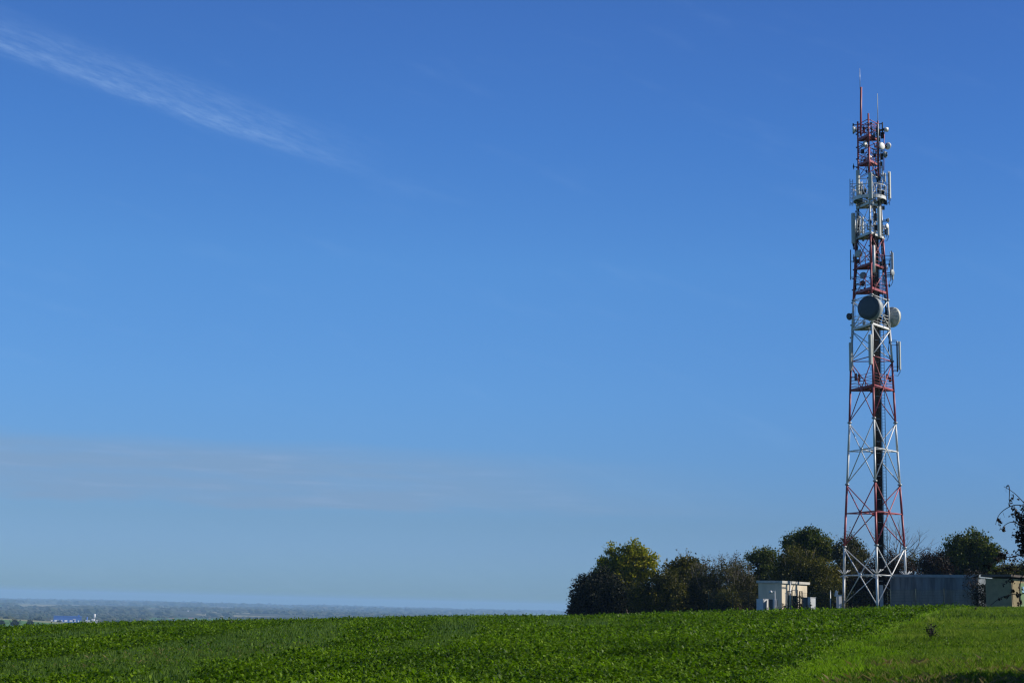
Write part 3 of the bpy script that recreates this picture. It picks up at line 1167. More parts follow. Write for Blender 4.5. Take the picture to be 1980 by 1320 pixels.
mb = MB()
ZR = Zs(330)
for i in range(9):
    run(-.24 + .055 * i, .02 * (i % 2), TZ0 + .3, Zs((640, 571, 466, 330, 407, 300, 500, 380, 640)[i]), .034, 5, mb)
for i in range(6):
    run(-.20 + .07 * i, .09, TZ0 + .3, Zs((700, 524, 466, 571, 407, 350)[i]), .036, 5, mb)
a = cc + TR * .02 + TD * .16
mb.box((a.x, a.y, (TZ0 + .3 + Zs(466)) / 2), (.66, .05, Zs(466) - TZ0 - .3), Matrix((TR, TD, Vector((0, 0, 1)))).transposed())
cr_o = tparts(mb, 'cable_run', [MAT['cable']])
zq = TZ0 + 1
while zq < ZR:
    mb = MB()
    a = cc + TR * .02 - TD * .07
    mb.box((a.x, a.y, zq), (.34, .05, .045), Matrix((TR, TD, Vector((0, 0, 1)))).transposed())
    mb.build('cable_support', [MAT['steel']], cr_o)
    zq += 1.12
mb = MB()
for s in (.40, .70):
    run(s, .25, TZ0 + .1, Zs(250), .03, 6, mb)
zq = TZ0 + .3
while zq < Zs(252):
    a = cc + TR * .40 + TD * .25
    b = cc + TR * .70 + TD * .25
    mb.tube([(a.x, a.y, zq), (b.x, b.y, zq)], .014, 4)
    zq += .3
tparts(mb, 'ladder', [MAT['dark']])
mb = MB()
a = cc + TR * .05 + TD * -.2
mb.box((a.x, a.y, (TZ0 + Zs(1131)) / 2), (.36, .3, Zs(1131) - TZ0), Matrix((TR, TD, Vector((0, 0, 1)))).transposed())
tparts(mb, 'cable_duct', [MAT['steel']])


def legx(px):
    return 0 if px < 1675 else (2 if px > 1698 else 1)


def depth_of(k, z, extra=0.0):
    p = legpos(k, z)
    return hypot(p.x, p.y) + extra


def pt(px, py, k, extra=0.0):
    """point seen at the pixel, standing at the depth of leg k"""
    z = Zs(py)
    for _ in range(2):
        p = at(px, py, depth_of(k, z, extra))
        z = p.z
    return p


def facing(a):
    """unit vector; 0 = towards the camera, 90 = to the right in the photo"""
    a = rad(a)
    return (-TD * cos(a) + TR * sin(a)).normalized()


def panel(px, y0, y1, wpx, face, k, mats='panel', extra=0.0, deep=.13, arms=True, kind='panel_antenna', wtrue=None, label=None):
    top, bot = pt(px, y0, k, extra), pt(px, y1, k, extra)
    c = (top + bot) / 2
    h = top.z - bot.z
    w = wtrue or wpx / 19.0
    fv = facing(face)
    sv = Vector((0, 0, 1)).cross(fv).normalized()
    R = Matrix((sv, fv, Vector((0, 0, 1)))).transposed()
    mb = MB()
    # rounded cover: octagonal section
    sec = [(-.5, -.5), (-.5, .1), (-.36, .42), (-.15, .5), (.15, .5), (.36, .42), (.5, .1), (.5, -.5)]
    ring = lambda z, s: [c + sv * (x * w * s) + fv * (y * deep * s) + Vector((0, 0, z)) for x, y in sec]
    rings = [ring(-h / 2, .8), ring(-h / 2 + .04, 1), ring(h / 2 - .04, 1), ring(h / 2, .8)]
    for i in range(3):
        for q in range(8):
            mb.quad([rings[i][q], rings[i + 1][q], rings[i + 1][(q + 1) % 8], rings[i][(q + 1) % 8]])
    mb.quad(rings[0])
    mb.quad(rings[3][::-1])
    o = tparts(mb, kind, [MAT[mats]])
    if label:
        o['label'] = label
    if arms:
        ab = MB()
        back = c - fv * (deep / 2 + .12)
        ab.tube([back + Vector((0, 0, h / 2 + .1)), back - Vector((0, 0, h / 2 + .15))], .035, 6)
        for s in (-.38, .38):
            pz = back + Vector((0, 0, h * s))
            l = legpos(k, pz.z)
            ab.tube([pz, l], .03, 5)
            ab.tube([pz, pz + fv * .14], .05, 5)
        # feeder tails curling back to the mast
        for s in (-.25, .25):
            q = c + sv * (w * s) - Vector((0, 0, h / 2))
            l = legpos(k, q.z - .5)
            m_ = q.lerp(l, .3) + Vector((0, 0, -.45))
            ab.tube([q, q + Vector((0, 0, -.2)), m_, l], .016, 4, mi=1)
        ab.build('mounting_bracket', [MAT['steel'], MAT['cable']], o)
    return o


def dish(px, py, dia_px, face, k, kind='drum', front='radome', back='panel', extra=0.0, depth=.45, tilt=0, arm=True, label=None):
    c = pt(px, py, k, extra)
    r = dia_px / 2 / 18.7
    fv = facing(face)
    fv = (fv + Vector((0, 0, tilt))).normalized()
    mb = MB()
    if kind == 'drum':
        d = depth
        mb.lathe(c, fv, [(-d * .5 - r * .45, r * .12), (-d * .5 - r * .35, r * .25), (-d * .5, r * .93), (-d * .5 + .02, r), (d * .5, r)], 28)
    elif kind == 'shallow':
        mb.lathe(c, fv, [(-r * .75, r * .10), (-r * .62, r * .16), (-r * .42, r * .55), (-r * .2, r * .88), (0, r), (.03, r)], 24)
    elif kind == 'ribbed':
        mb.lathe(c, fv, [(-r * .50, r * .40), (-r * .42, r * .46), (-r * .12, r * .90), (-r * .06, r), (r * .22, r)], 32)
        for i in range(12):
            a = 2 * pi * i / 12
            x = fv.cross(Vector((0, 0, 1))).normalized()
            y = fv.cross(x)
            dd = x * cos(a) + y * sin(a)
            mb.tube([c + dd * r * .4 - fv * r * .5, c + dd * r * .98 - fv * r * .08], .03, 4)
    o = tparts(mb, 'dish_antenna', [MAT[back]])
    if label:
        o['label'] = label
    mb = MB()
    fd = {'drum': depth * .5, 'shallow': .03, 'ribbed': r * .22}[kind]
    bul = .06 if kind == 'drum' else .22
    if kind == 'shallow':
        prof = [(fd + .002, r * 1.0), (fd + r * bul * .5, r * .8), (fd + r * bul * .85, r * .5), (fd + r * bul, .01)]
    else:
        prof = [(fd + .002, r * 1.01), (fd + .03, r * 1.005), (fd + .03 + r * bul * .6, r * .6), (fd + .03 + r * bul, .01)]
    mb.lathe(c, fv, prof, 28)
    mb.build('radome', [MAT[front]], o)
    if arm:
        ab = MB()
        b = c - fv * (r * .6 + (depth * .4 if kind == 'drum' else 0))
        l = legpos(k, b.z)
        ab.tube([b - Vector((0, 0, r * .6)), b + Vector((0, 0, r * .6))], .05, 6)
        ab.tube([b, l + Vector((0, 0, .02))], .045, 6)
        ab.tube([b - Vector((0, 0, r * .5)), l - Vector((0, 0, r * .5))], .035, 6)
        ab.tube([b, c - fv * r * .3], .09, 6)
        ab.build('mount_arm', [MAT['dark']], o)
    return o


# panel antennas, top to bottom
panel(1706.8, 321, 343, 3.2, 80, 2, 'panel', deep=.1, wtrue=.16)
panel(1658.6, 329, 381, 7.5, -42, 0, extra=-.8, wtrue=.32, deep=.28)
panel(1683, 334, 384, 7.6, 0, 1, extra=-.9, wtrue=.38, deep=.2)
panel(1720.8, 332, 384, 4, 62, 2, extra=.1, wtrue=.30)
panel(1664.2, 352, 386, 3, -120, 0, extra=.8, wtrue=.25)
panel(1649.3, 412, 471, 5.5, -60, 0, extra=-.5, wtrue=.34, deep=.3)
panel(1667.5, 420, 452, 3, -30, 0, 'panel', extra=1.3, wtrue=.2, deep=.15)
panel(1711.5, 335, 352, 3, 70, 2, 'panel', extra=.3, wtrue=.18)
panel(1717.5, 440, 455, 3, 60, 2, 'panel', extra=.1, wtrue=.2)
panel(1657.6, 409, 450, 3.4, -120, 0, 'steel', extra=.4, wtrue=.26)
panel(1662.6, 417, 452, 2.6, 150, 0, 'panel', extra=1.0, wtrue=.2)
panel(1700.6, 401, 457, 6.6, 48, 1, extra=-.2, wtrue=.34, deep=.24)
panel(1690, 410, 450, 3.0, -20, 1, 'steel', extra=.6, wtrue=.18, arms=False)
panel(1725.8, 488, 541, 4, 80, 2, 'panel', wtrue=.24, deep=.2)
panel(1644.6, 662, 717, 5, -62, 0, 'panel', extra=-.5, wtrue=.30, deep=.28)
panel(1682.6, 647, 704, 7.5, -35, 1, extra=-.35, wtrue=.34, deep=.28)
panel(1739.8, 660, 715, 5.8, 70, 2, 'panel', wtrue=.30, deep=.18)

# slender rod and dipole antennas
def rod(name, px0, y0, px1, y1, r, k, m, arms=(), extra=0.0, rtop=None):
    a, b = pt(px0, y0, k, extra), pt(px1, y1, k, extra)
    mb = MB()
    mb.tube([b, a.lerp(b, .5), a], [r, r, rtop or r], 6)
    for ya in arms:
        q = a.lerp(b, (ya - y0) / (y1 - y0))
        l = legpos(k, q.z)
        mb.tube([q, l], .03, 5, mi=1)
        mb.tube([q + Vector((0, 0, .12)), l + Vector((0, 0, .12))], .02, 5, mi=1)
    return tparts(mb, name, [m, MAT['dark']])


def dipole(px, y0, y1, k, extra, side, m='steel'):
    a, b = pt(px, y0, k, extra), pt(px, y1, k, extra)
    mb = MB()
    mb.tube([a, b], .035, 5)
    for i in range(5):
        q = a.lerp(b, .1 + .2 * i)
        e = q + TR * side * .28
        mb.tube([q, e], .022, 4)
        mb.tube([e - Vector((0, 0, .22)), e + Vector((0, 0, .22))], .028, 4)
    for s in (.18, .9):
        q = a.lerp(b, s)
        mb.tube([q, legpos(k, q.z)], .026, 4)
    return tparts(mb, 'dipole_antenna', [MAT[m]])


dipole(1643.4, 346, 398, 0, -.2, 1, 'steel')
dipole(1649, 354, 398, 0, .9, -.6, 'box')
dipole(1714.6, 353, 397, 2, -.4, 1, 'box')
rod('rod_antenna', 1644.7, 483, 1644.9, 541, .055, 0, MAT['dark'], (507, 538))
rod('rod_antenna', 1689.5, 474.5, 1689.8, 527, .14, 1, MAT['white'], extra=-.2)
rod('rod_antenna', 1723.6, 485, 1724.6, 541, .05, 2, MAT['dark'], (503, 534))
rod('rod_antenna', 1733.6, 660, 1735, 719, .045, 2, MAT['dark'], (660, 717))
rod('rod_antenna', 1678, 236, 1678.3, 256, .055, 0, MAT['panel'], extra=-.8)
rod('rod_antenna', 1709.5, 255, 1709, 330, .045, 2, MAT['red'], (300,))

# black feeder cables added along the crowded upper legs, partly to darken their shaded sides
for k, n in ((0, 5), (1, 4), (2, 5)):
    for i in range(n):
        mb = MB()
        y0_, y1_ = random.choice((640, 571, 524, 700)), random.choice((250, 280, 330, 380, 420))
        pts = []
        a = random.uniform(0, 2 * pi)
        zz_ = Zs(y0_)
        while zz_ < Zs(y1_):
            q = legpos(k, zz_)
            inw = (Vector((TC.x, TC.y, zz_)) - q).normalized()
            pts.append(q + inw * random.uniform(.14, .26) + TR * (random.uniform(-.12, .06)) + TD * random.uniform(-.05, .1))
            zz_ += random.uniform(.7, 1.4)
        mb.tube(pts, .028, 4)
        tparts(mb, 'feeder_cable', [MAT['cable']])
for k in range(3):      # tie clamps every metre or so on the upper legs
    z_ = Zs(690)
    while z_ < Zs(250):
        mb = MB()
        q = legpos(k, z_)
        mb.box(q - TR * .1, (.22, .16, .10), Matrix((TR, TD, Vector((0, 0, 1)))).transposed())
        z_ += random.uniform(.8, 1.5)
        tparts(mb, 'cable_clamp', [MAT['dark']])

# short pipe stubs and brackets that crowd the upper half
rb_ = random.Random(5)
for i in range(34):
    k = rb_.choice((0, 0, 1, 2, 2))
    q = legpos(k, Zs(rb_.uniform(255, 560)))
    a = rb_.uniform(0, 2 * pi)
    e = q + TR * cos(a) * rb_.uniform(.3, .6) + TD * sin(a) * .4
    mb = MB()
    mb.tube([q, e], .032, 5)
    mb.tube([e - Vector((0, 0, rb_.uniform(.15, .5))), e + Vector((0, 0, rb_.uniform(.15, .5)))], .04, 5)
    mb.box(e + TD * .06, (.16, .1, .22), Matrix((TR, TD, Vector((0, 0, 1)))).transposed())
    tparts(mb, 'pipe_bracket', [MAT[rb_.choice(('dark', 'dark', 'steel', 'box'))]])

# masts on the top
lmast = rod('top_pole', 1664.9, 169, 1664.3, 262, .11, 0, MAT['red'])
o = rod('whip_antenna', 1662.4, 132, 1663.0, 172, .028, 0, MAT['steel'], rtop=.018)
o = rod('whip_antenna', 1696.5, 181, 1697.6, 242, .035, 2, MAT['panel'], extra=-1.2, rtop=.025)
o = rod('rod_antenna', 1697.6, 240, 1698.3, 276, .065, 2, MAT['panel'], extra=-1.2)
mb = MB()
mb.lathe(pt(1684.3, 241, 1), (0, 0, 1), [(0, .07), (.12, .07), (.13, .14), (.19, .14)], 10)
tparts(mb, 'beacon_lamp', [MAT['dark']])
# top frame
mb = MB()
for y_ in (262, 252, 246):
    for a, b in FACES:
        mb.tube([legpos(a, Zs(y_)), legpos(b, Zs(y_))], .04, 5)
for k, sx_ in ((0, -1), (2, 1)):
    p = legpos(k, Zs(252))
    q = p + TR * sx_ * .45 - TD * .1
    mb.tube([q + Vector((0, 0, .45)), q - Vector((0, 0, .65))], .07, 6, mi=1)
    for dz in (.3, -.4):
        mb.tube([p + Vector((0, 0, dz)), q + Vector((0, 0, dz))], .05, 5, mi=1)
tparts(mb, 'top_frame', [MAT['red'], MAT['dark']])

# dishes
dish(1651.7, 250.8, 13, -118, 0, 'shallow', 'radome', 'radome', extra=-.3)
dish(1713.5, 250.8, 8.5, 112, 2, 'drum', 'radome', 'radome', depth=.3)
dish(1673.7, 278.7, 14.5, 62, 0, 'shallow', 'radome', 'panel', extra=-1.0, arm=True)
dish(1704.7, 282.5, 14.5, 42, 2, 'shallow', 'radome', 'panel', extra=-.9)
dish(1716.4, 282.5, 14.0, 150, 2, 'shallow', 'radome', 'radome', extra=.2)
dish(1711.7, 299, 13, -125, 2, 'shallow', 'greydome', 'greydome', extra=.1)
dish(1680, 305.5, 9, 20, 1, 'drum', 'radome', 'panel', extra=1.2, depth=.3, tilt=.3, arm=False)
dish(1680.5, 313.5, 6, 30, 1, 'shallow', 'radome', 'panel', extra=1.2, arm=False)
dish(1660.3, 491, 14, -15, 0, 'drum', 'panel', 'panel', extra=-.5, depth=.22)
dish(1669.3, 532.5, 13, 0, 0, 'shallow', 'greydome', 'greydome', extra=-.8)
dish(1667.5, 547.5, 11, 150, 0, 'shallow', 'darkdome', 'darkdome', extra=-.6)
dish(1725.3, 527, 13, 55, 2, 'shallow', 'greydome', 'greydome', extra=-.3)
dish(1717.3, 426, 9, 110, 2, 'shallow', 'panel', 'panel')
dish(1715.3, 437, 9.5, 55, 2, 'shallow', 'radome', 'panel', extra=-.3)
dish(1642.3, 612, 13.5, -140, 0, 'shallow', 'greydome', 'darkdome', extra=0)
dish(1683.2, 596, 43.5, -28, 1, 'drum', 'darkdome', 'greydome', extra=-1.3, depth=.8, label='large drum dish with dark flat front')
dish(1723.5, 613, 38, 140, 2, 'ribbed', 'panel', 'panel', extra=.9, label='large ribbed dish seen from behind')

# equipment boxes hung on legs and galleries
for (px, py, w, h, k, ex, m) in [(1654.8, 729, 5, 14, 0, .2, 'box'), (1661.2, 730, 5, 14, 0, .6, 'box'), (1716, 728, 5, 10, 2, .6, 'box'), (1721, 734, 5, 8, 2, -.2, 'dark'),
                                 (1670, 376, 7, 12, 0, -.4, 'dark'), (1676, 380, 5, 10, 0, .6, 'box'), (1664, 388, 6, 8, 0, -.7, 'box'), (1706.5, 374, 6, 12, 2, -.6, 'dark'), (1709, 385, 5, 8, 2, .2, 'box'),
                                 (1693, 420, 5, 14, 1, .5, 'dark'), (1694, 440, 5, 10, 1, .6, 'dark'), (1660, 455, 6, 12, 0, -.3, 'box'), (1669, 462, 4, 8, 0, .3, 'box'),
                                 (1659, 505, 7, 7, 0, -.2, 'dark'), (1695, 540, 7, 10, 1, .5, 'dark'), (1668, 293, 6, 8, 0, -.5, 'dark'),
                                 (1700, 258, 5, 10, 2, -.6, 'dark'), (1706, 262, 6, 12, 2, .2, 'dark'), (1695, 252, 4, 9, 2, -1.0, 'box'), (1705, 303, 5, 12, 2, -.2, 'dark'), (1704, 317, 5, 8, 2, 0, 'dark'), (1671, 252, 4, 8, 0, -.3, 'red'), (1690, 262, 4, 6, 1, .7, 'box'), (1699, 270, 4, 7, 2, -.8, 'dark'), (1692, 300, 4, 6, 1, .8, 'dark'), (1672, 312, 5, 9, 0, .8, 'dark'), (1700, 345, 4, 8, 2, -.8, 'dark'), (1666, 365, 5, 9, 0, -.2, 'box'), (1673, 368, 4, 9, 0, .5, 'dark'), (1712, 392, 5, 7, 2, -.3, 'dark'), (1665, 398, 6, 8, 0, -.4, 'dark'), (1708, 402, 5, 7, 2, -.3, 'box'), (1653, 455, 4, 9, 0, -.2, 'dark'), (1690, 455, 4, 9, 1, .4, 'dark'), (1712, 448, 4, 10, 2, 0, 'box'), (1710, 505, 4, 8, 2, -.3, 'dark'), (1703, 510, 4, 8, 2, -.8, 'dark'), (1672, 560, 4, 9, 0, .3, 'dark'), (1702, 615, 6, 10, 2, -.5, 'dark'), (1708, 622, 5, 8, 2, -.2, 'box'), (1670, 625, 4, 8, 0, .3, 'steel')]:
    c = pt(px, py, k, ex)
    mb = MB()
    R = Matrix((TR, TD, Vector((0, 0, 1)))).transposed()
    mb.box(c, (w / 19, .22, h / 19), R)
    mb.box(c - TD * .13 , (w / 19 * .85, .03, h / 19 * .9), R)
    for q in (-.3, 0, .3):
        mb.box(c + TD * .14 + TR * (q * w / 19), (.02, .07, h / 19 * .85), R)
    l = legpos(k, c.z)
    mb.tube([c + TD * .1, l], .03, 4)
    tparts(mb, 'equipment_box', [MAT[m]])

# ------------------------------------------------------------------ buildings
def frame_of(px, D, turn):
    """axes for a box whose corner nearest the camera stands at (px, D); turn = degrees the right-hand wall runs away"""
    c = gp(px, D)
    d = Vector((c.x, c.y, 0)).normalized()
    r = Vector((d.y, -d.x, 0))
    a = rad(turn)
    ex = (r * cos(a) + d * sin(a)).normalized()        # along right-hand wall
    ey = (-r * sin(a) + d * cos(a)).normalized()       # along left-hand wall, away
    return c, ex, ey


def bx(mb, c, ex, ey, x0, x1, y0, y1, z0, z1, mi=0):
    R = Matrix((ex, ey, Vector((0, 0, 1)))).transposed()
    o_ = Vector((c.x, c.y, 0)) + ex * ((x0 + x1) / 2) + ey * ((y0 + y1) / 2)
    mb.box((o_.x, o_.y, (z0 + z1) / 2), (x1 - x0, y1 - y0, z1 - z0), R, mi)


# cream shed
c, ex, ey = frame_of(1512, 148, 60)
z0 = c.z - .3
zt = at(1512, 1127, 148).z
LX, LY = 4.9, 2.6
root = empty('shed', (c.x, c.y, z0))
tag(root, 'small cream equipment shed with flat overhanging slab roof', 'shed')
mb = MB()
bx(mb, c, ex, ey, 0, LX, 0, LY, z0, zt)
mb.build('wall', MAT['cream'], root)
mb = MB()
bx(mb, c, ex, ey, -.14, LX + .35, -.14, LY + .14, zt, zt + .24)
mb.build('roof', MAT['roofslab'], root)
mb = MB()
bx(mb, c, ex, ey, 1.3, 2.2, -.05, .0, z0 + .3, z0 + 2.3)
dr = mb.build('door', MAT['green'], root)
mb = MB()
bx(mb, c, ex, ey, -.04, 0, .5, 1.6, z0 + 1.3, z0 + 1.8)
mb.build('vent', MAT['box'], root)
for q in (.6, 1.7):
    pass

# grey building
cr = gp(1893, 145.8)
cl = gp(1722, 149.5)
ex = (Vector((cr.x, cr.y, 0)) - Vector((cl.x, cl.y, 0)))
L = ex.length
ex.normalize()
ey = Vector((-ex.y, ex.x, 0))
z0 = min(cl.z, cr.z) - .3
zt = (at(1722, 1116, 149.5).z + at(1890, 1115, 145.5).z) / 2
root = empty('grey_building', (cl.x, cl.y, z0))
tag(root, 'long low weathered blue grey flat roofed building right of the mast', 'building')
mb = MB()
bx(mb, cl, ex, ey, 0, L, 0, 3.0, z0, zt)
mb.build('wall', MAT['conc'], root)
mb = MB()
bx(mb, cl, ex, ey, -.08, L + .08, -.08, 3.08, zt, zt + .26)
mb.build('roof', MAT['concedge'], root)
mb = MB()
for i in range(1, 8):
    bx(mb, cl, ex, ey, L * i / 8 - .02, L * i / 8 + .02, -.02, 0, z0, zt - .01)
mb.build('joint_strips', MAT['conc'], root)

# white cabin behind
c, ex, ey = frame_of(1896, 150, 60)
z0 = c.z - .3
zt = at(1898, 1112.5, 150).z
root = empty('white_cabin', (c.x, c.y, z0))
tag(root, 'white cabin showing between the grey building and the olive shed', 'cabin')
mb = MB()
bx(mb, c, ex, ey, 0, 2.0, 0, 1.0, z0, zt)
mb.build('wall', MAT['cabin'], root)
mb = MB()
bx(mb, c, ex, ey, -.06, 2.06, -.06, 1.06, zt, zt + .12)
mb.build('roof', MAT['cabin'], root)

# olive shed
c, ex, ey = frame_of(1958, 118, 52)
z0 = c.z - .4
zt = at(1958, 1118, 118).z
root = empty('olive_shed', (c.x, c.y, z0))
tag(root, 'pale olive shed with brown sloping roof at the right edge', 'shed')
mb = MB()
LF = 2.35
bx(mb, c, ex, ey, 0, 3.6, 0, LF, z0, zt)
mb.build('wall', MAT['olive'], root)
mb = MB()
sl = .03
P = [(-.25, -.2), (3.9, -.2), (3.9, LF + .25), (-.25, LF + .25)]
bot = [Vector((c.x, c.y, zt)) + ex * a + ey * b + Vector((0, 0, .004 + sl * (4 - a))) for a, b in P]
tp = [q + Vector((0, 0, .16)) for q in bot]
mb.quad(bot[::-1]); mb.quad(tp)
for i in range(4):
    j = (i + 1) % 4
    mb.quad([bot[i], bot[j], tp[j], tp[i]])
mb.build('roof', MAT['brownroof'], root)
mb = MB()
bx(mb, c, ex, ey, .95, 2.4, -.05, 0, z0, zt - .3)
dr = mb.build('door', MAT['door'], root)
mb = MB()
bx(mb, c, ex, ey, 1.1, 1.5, -.07, -.052, zt - 1.0, zt - .55)
mb.build('notice', MAT['sign'], dr)


# ------------------------------------------------------------------ fences
def fence(label, pxs, D0, D1, ytop0, ytop1, kind):
    n = len(pxs)
    tops, bases = [], []
    for i, px in enumerate(pxs):
        t = i / (n - 1)
        D = D0 + (D1 - D0) * t
        b = gp(px, D)
        tt = at(px, ytop0 + (ytop1 - ytop0) * t, D)
        bases.append(b - Vector((0, 0, .2)))
        tops.append(Vector((b.x, b.y, tt.z)))
    root = empty('mesh_fence', bases[0])
    tag(root, label, 'fence')
    for b, t in zip(bases, tops):
        mb = MB()
        mb.tube([b, t], .035, 6)
        mb.lathe(t, (0, 0, 1), [(0, .05), (.03, .05)], 6)
        mb.build('post', MAT['green'], root)
    for i in range(n - 1):
        mb = MB()
        a0, a1, b0, b1 = bases[i], tops[i] - Vector((0, 0, .08)), bases[i + 1], tops[i + 1] - Vector((0, 0, .08))
        k = int((b0 - a0).length / .10)
        for j in range(1, k):
            t = j / k
            mb.tube([a0.lerp(b0, t), a1.lerp(b1, t)], .011, 3, cap=False)
        for j in range(1, 9):
            t = j / 9 + .1
            mb.tube([a0.lerp(a1, min(t, 1)), b0.lerp(b1, min(t, 1))], .009, 3, cap=False)
        mb.build('wire_panel', MAT['green'], root)
    return root


fence('dark green wire mesh fence left of the mast', [1370, 1417, 1447, 1472, 1506, 1540, 1567, 1608, 1650, 1690, 1717], 150, 152, 1144, 1143, 0)
fence('dark green wire mesh fence in front of the grey building', [1722, 1771, 1826, 1880, 1932], 143, 139, 1138, 1137, 1)

# ------------------------------------------------------------------ yard equipment round the cream shed
def cabinet(name, label, cat, px, D, wpx, ytop, turn, mats, dep=.5, group=None, door=True):
    c, ex, ey = frame_of(px, D, turn)
    z0 = c.z - .2
    zt = at(px, ytop, D).z
    w = wpx / 19.3 / max(cos(rad(turn)), .3)
    root = empty(name, (c.x, c.y, z0))
    tag(root, label, cat, group)
    mb = MB()
    bx(mb, c, ex, ey, 0, w, 0, dep, z0, zt)
    mb.build('housing', MAT[mats], root)
    mb = MB()
    bx(mb, c, ex, ey, -.03, w + .03, -.03, dep + .03, zt, zt + .05)
    mb.build('lid', MAT[mats], root)
    if door:
        mb = MB()
        bx(mb, c, ex, ey, w * .1, w * .9, -.02, 0, z0 + .25, zt - .08)
        dr = mb.build('door', MAT[mats], root)
        mb = MB()
        bx(mb, c, ex, ey, w * .75, w * .8, -.05, -.02, (z0 + zt) / 2, (z0 + zt) / 2 + .15)
        mb.build('handle', MAT['dark'], dr)
    return root


cabinet('cabinet', 'grey white cabinet with bright right side, left front of the cream shed', 'cabinet', 1475.5, 145.5, 9.5, 1158, 55, 'cabin', dep=.75)
cabinet('cabinet', 'small dark box between white cabinets left of the cream shed', 'cabinet', 1487, 145.6, 8, 1159, 8, 'box', dep=.4)
cabinet('cabinet', 'narrow white cabinet under the lamp before the cream shed', 'cabinet', 1496, 145.4, 6, 1158, 20, 'cabin', dep=.3)
cabinet('cabinet', 'dark green cabinet against the sunlit shed wall', 'cabinet', 1532, 144.5, 8, 1152, 0, 'green', dep=.4)
cabinet('cabinet', 'low blue grey cabinet at the right end of the cream shed', 'cabinet', 1551, 145, 13, 1155, 0, 'conc', dep=.6)
cabinet('cabinet', 'white cabinet right of the cream shed', 'cabinet', 1567, 144.5, 10, 1155, 50, 'cabin', dep=.3)
cabinet('cabinet', 'white cabinet beside the left mast leg', 'cabinet', 1621.5, 147, 6, 1150, 30, 'cabin', dep=.35)


def post(name, label, cat, px, D, ytop, r, m, extra=None, group=None):
    b = gp(px, D) - Vector((0, 0, .2))
    t = at(px, ytop, D)
    t = Vector((b.x, b.y, t.z))
    root = empty(name, b)
    tag(root, label, cat, group)
    mb = MB()
    mb.tube([b, t], r, 8)
    mb.lathe(t, (0, 0, 1), [(0, r * 1.3), (.04, r * 1.3), (.06, r * .6)], 8)
    mb.build('shaft', MAT[m], root)
    if extra:
        extra(root, b, t)
    return root


def lamp_head(root, b, t):
    mb = MB()
    d = (TR * -.45)
    mb.tube([t, t + d * .6 + Vector((0, 0, .05))], .03, 6)
    mb.build('arm', MAT['cabin'], root)
    mb = MB()
    e = t + d * .8
    mb.lathe(e - Vector((0, 0, .1)), (-.5, -.3, .6), [(0, .16), (.12, .15), (.2, .07)], 10)
    mb.build('lamp_head', MAT['cabin'], root)


post('lamp_post', 'short white yard lamp before the dark wall of the cream shed', 'lamp', 1498.5, 144.8, 1143, .035, 'cabin', lamp_head)
post('pole', 'tall pale slanted pole before the sunlit wall of the cream shed', 'pole', 1528.5, 143.5, 1124, .06, 'steel')
post('pole', 'thin pale pipe left of the tall pole', 'pole', 1519, 144, 1146, .035, 'roofslab')
post('pole', 'thin grey pole right of the white cabinets, near the mast', 'pole', 1606, 147, 1142, .045, 'steel')


def floodlight(root, b, t):
    mb = MB()
    mb.box(t + Vector((0, 0, -.25)), (.28, .10, .55), Matrix((TR, TD, Vector((0, 0, 1)))).transposed() @ Matrix.Rotation(rad(12), 3, 'Y'))
    mb.build('plate', MAT['cabin'], root)


post('sign_post', 'post with a white plate just left of the mast leg', 'sign', 1617.5, 147.5, 1142, .03, 'cabin', floodlight)

# dark steel gantry frames before the shed
for i, (pa, pb, yt, lab) in enumerate([(1524, 1531.5, 1141, 'dark steel frame at the left of the sunlit shed wall'), (1531.8, 1542, 1139, 'dark steel cable gantry in the middle of the sunlit shed wall'), (1546.5, 1551, 1142, 'narrow dark steel frame right of the gantry at the shed')]):
    a, b = gp(pa, 143.4 + i * .2), gp(pb, 143.4 + i * .2)
    ta = at(pa, yt, 143.4 + i * .2).z
    root = empty('steel_frame', a)
    tag(root, lab, 'frame')
    for q in (a, b):
        mb = MB()
        mb.tube([q - Vector((0, 0, .2)), (q.x, q.y, ta)], .055, 6)
        mb.build('upright', MAT['dark'], root)
    mb = MB()
    mb.tube([(a.x, a.y, ta - .05), (b.x, b.y, ta - .05)], .035, 6)
    mb.build('crossbar', MAT['steel'], root)

# weeds climbing at the fence
for i, (px, hpx, lab, lm) in enumerate([(1536, 20, 'small leafy weed in front of the dark gantry at the shed', 'dark'), (1545, 26, 'tall leafy weed between gantry and narrow frame at the shed', 'dark'), (1516, 12, 'low dark weed at the near corner of the cream shed', 'dark'), (1566, 14, 'low weed at the foot of the white cabinet right of the shed', 'dark'),
                                        (1430, 12, 'reddish low weed under the fence left of the shed', 'rust'), (1886, 60, 'dark bramble climbing the right end of the grey building', 'brown'), (1903, 34, 'dark bramble between the grey building and the olive shed', 'dark')]):
    D = 142.6 if px < 1600 else 137
    b = gp(px, D)
    k = D / F
    n = int(10 + hpx * (1.2 if hpx < 30 else (7 if hpx < 40 else 1.6)))
    C = np.array([(b.x + random.gauss(0, .12 + hpx * (.0025 if hpx != 34 else .008)), b.y + random.gauss(0, .2), b.z + random.random() ** .8 * (hpx * k + .5)) for _ in range(n)])
    root = empty('weed' if hpx < 30 else 'bramble', b)
    tag(root, lab, 'plant')
    Q = leafclumps(C, 8 if hpx < 40 else 12, .10 if hpx < 40 else .16, .12)
    quads('foliage', Q, len(Q), LM[lm], root, b)
    mb = MB()
    for q in range(5):
        t = Vector(C[random.randrange(n)])
        mb.tube([b + Vector((random.gauss(0, .1), 0, -.05)), b.lerp(t, .6) + Vector((.05, 0, .1)), t], [.02, .015, .01], 4)
    mb.build('stems', MAT['darktwig'], root)

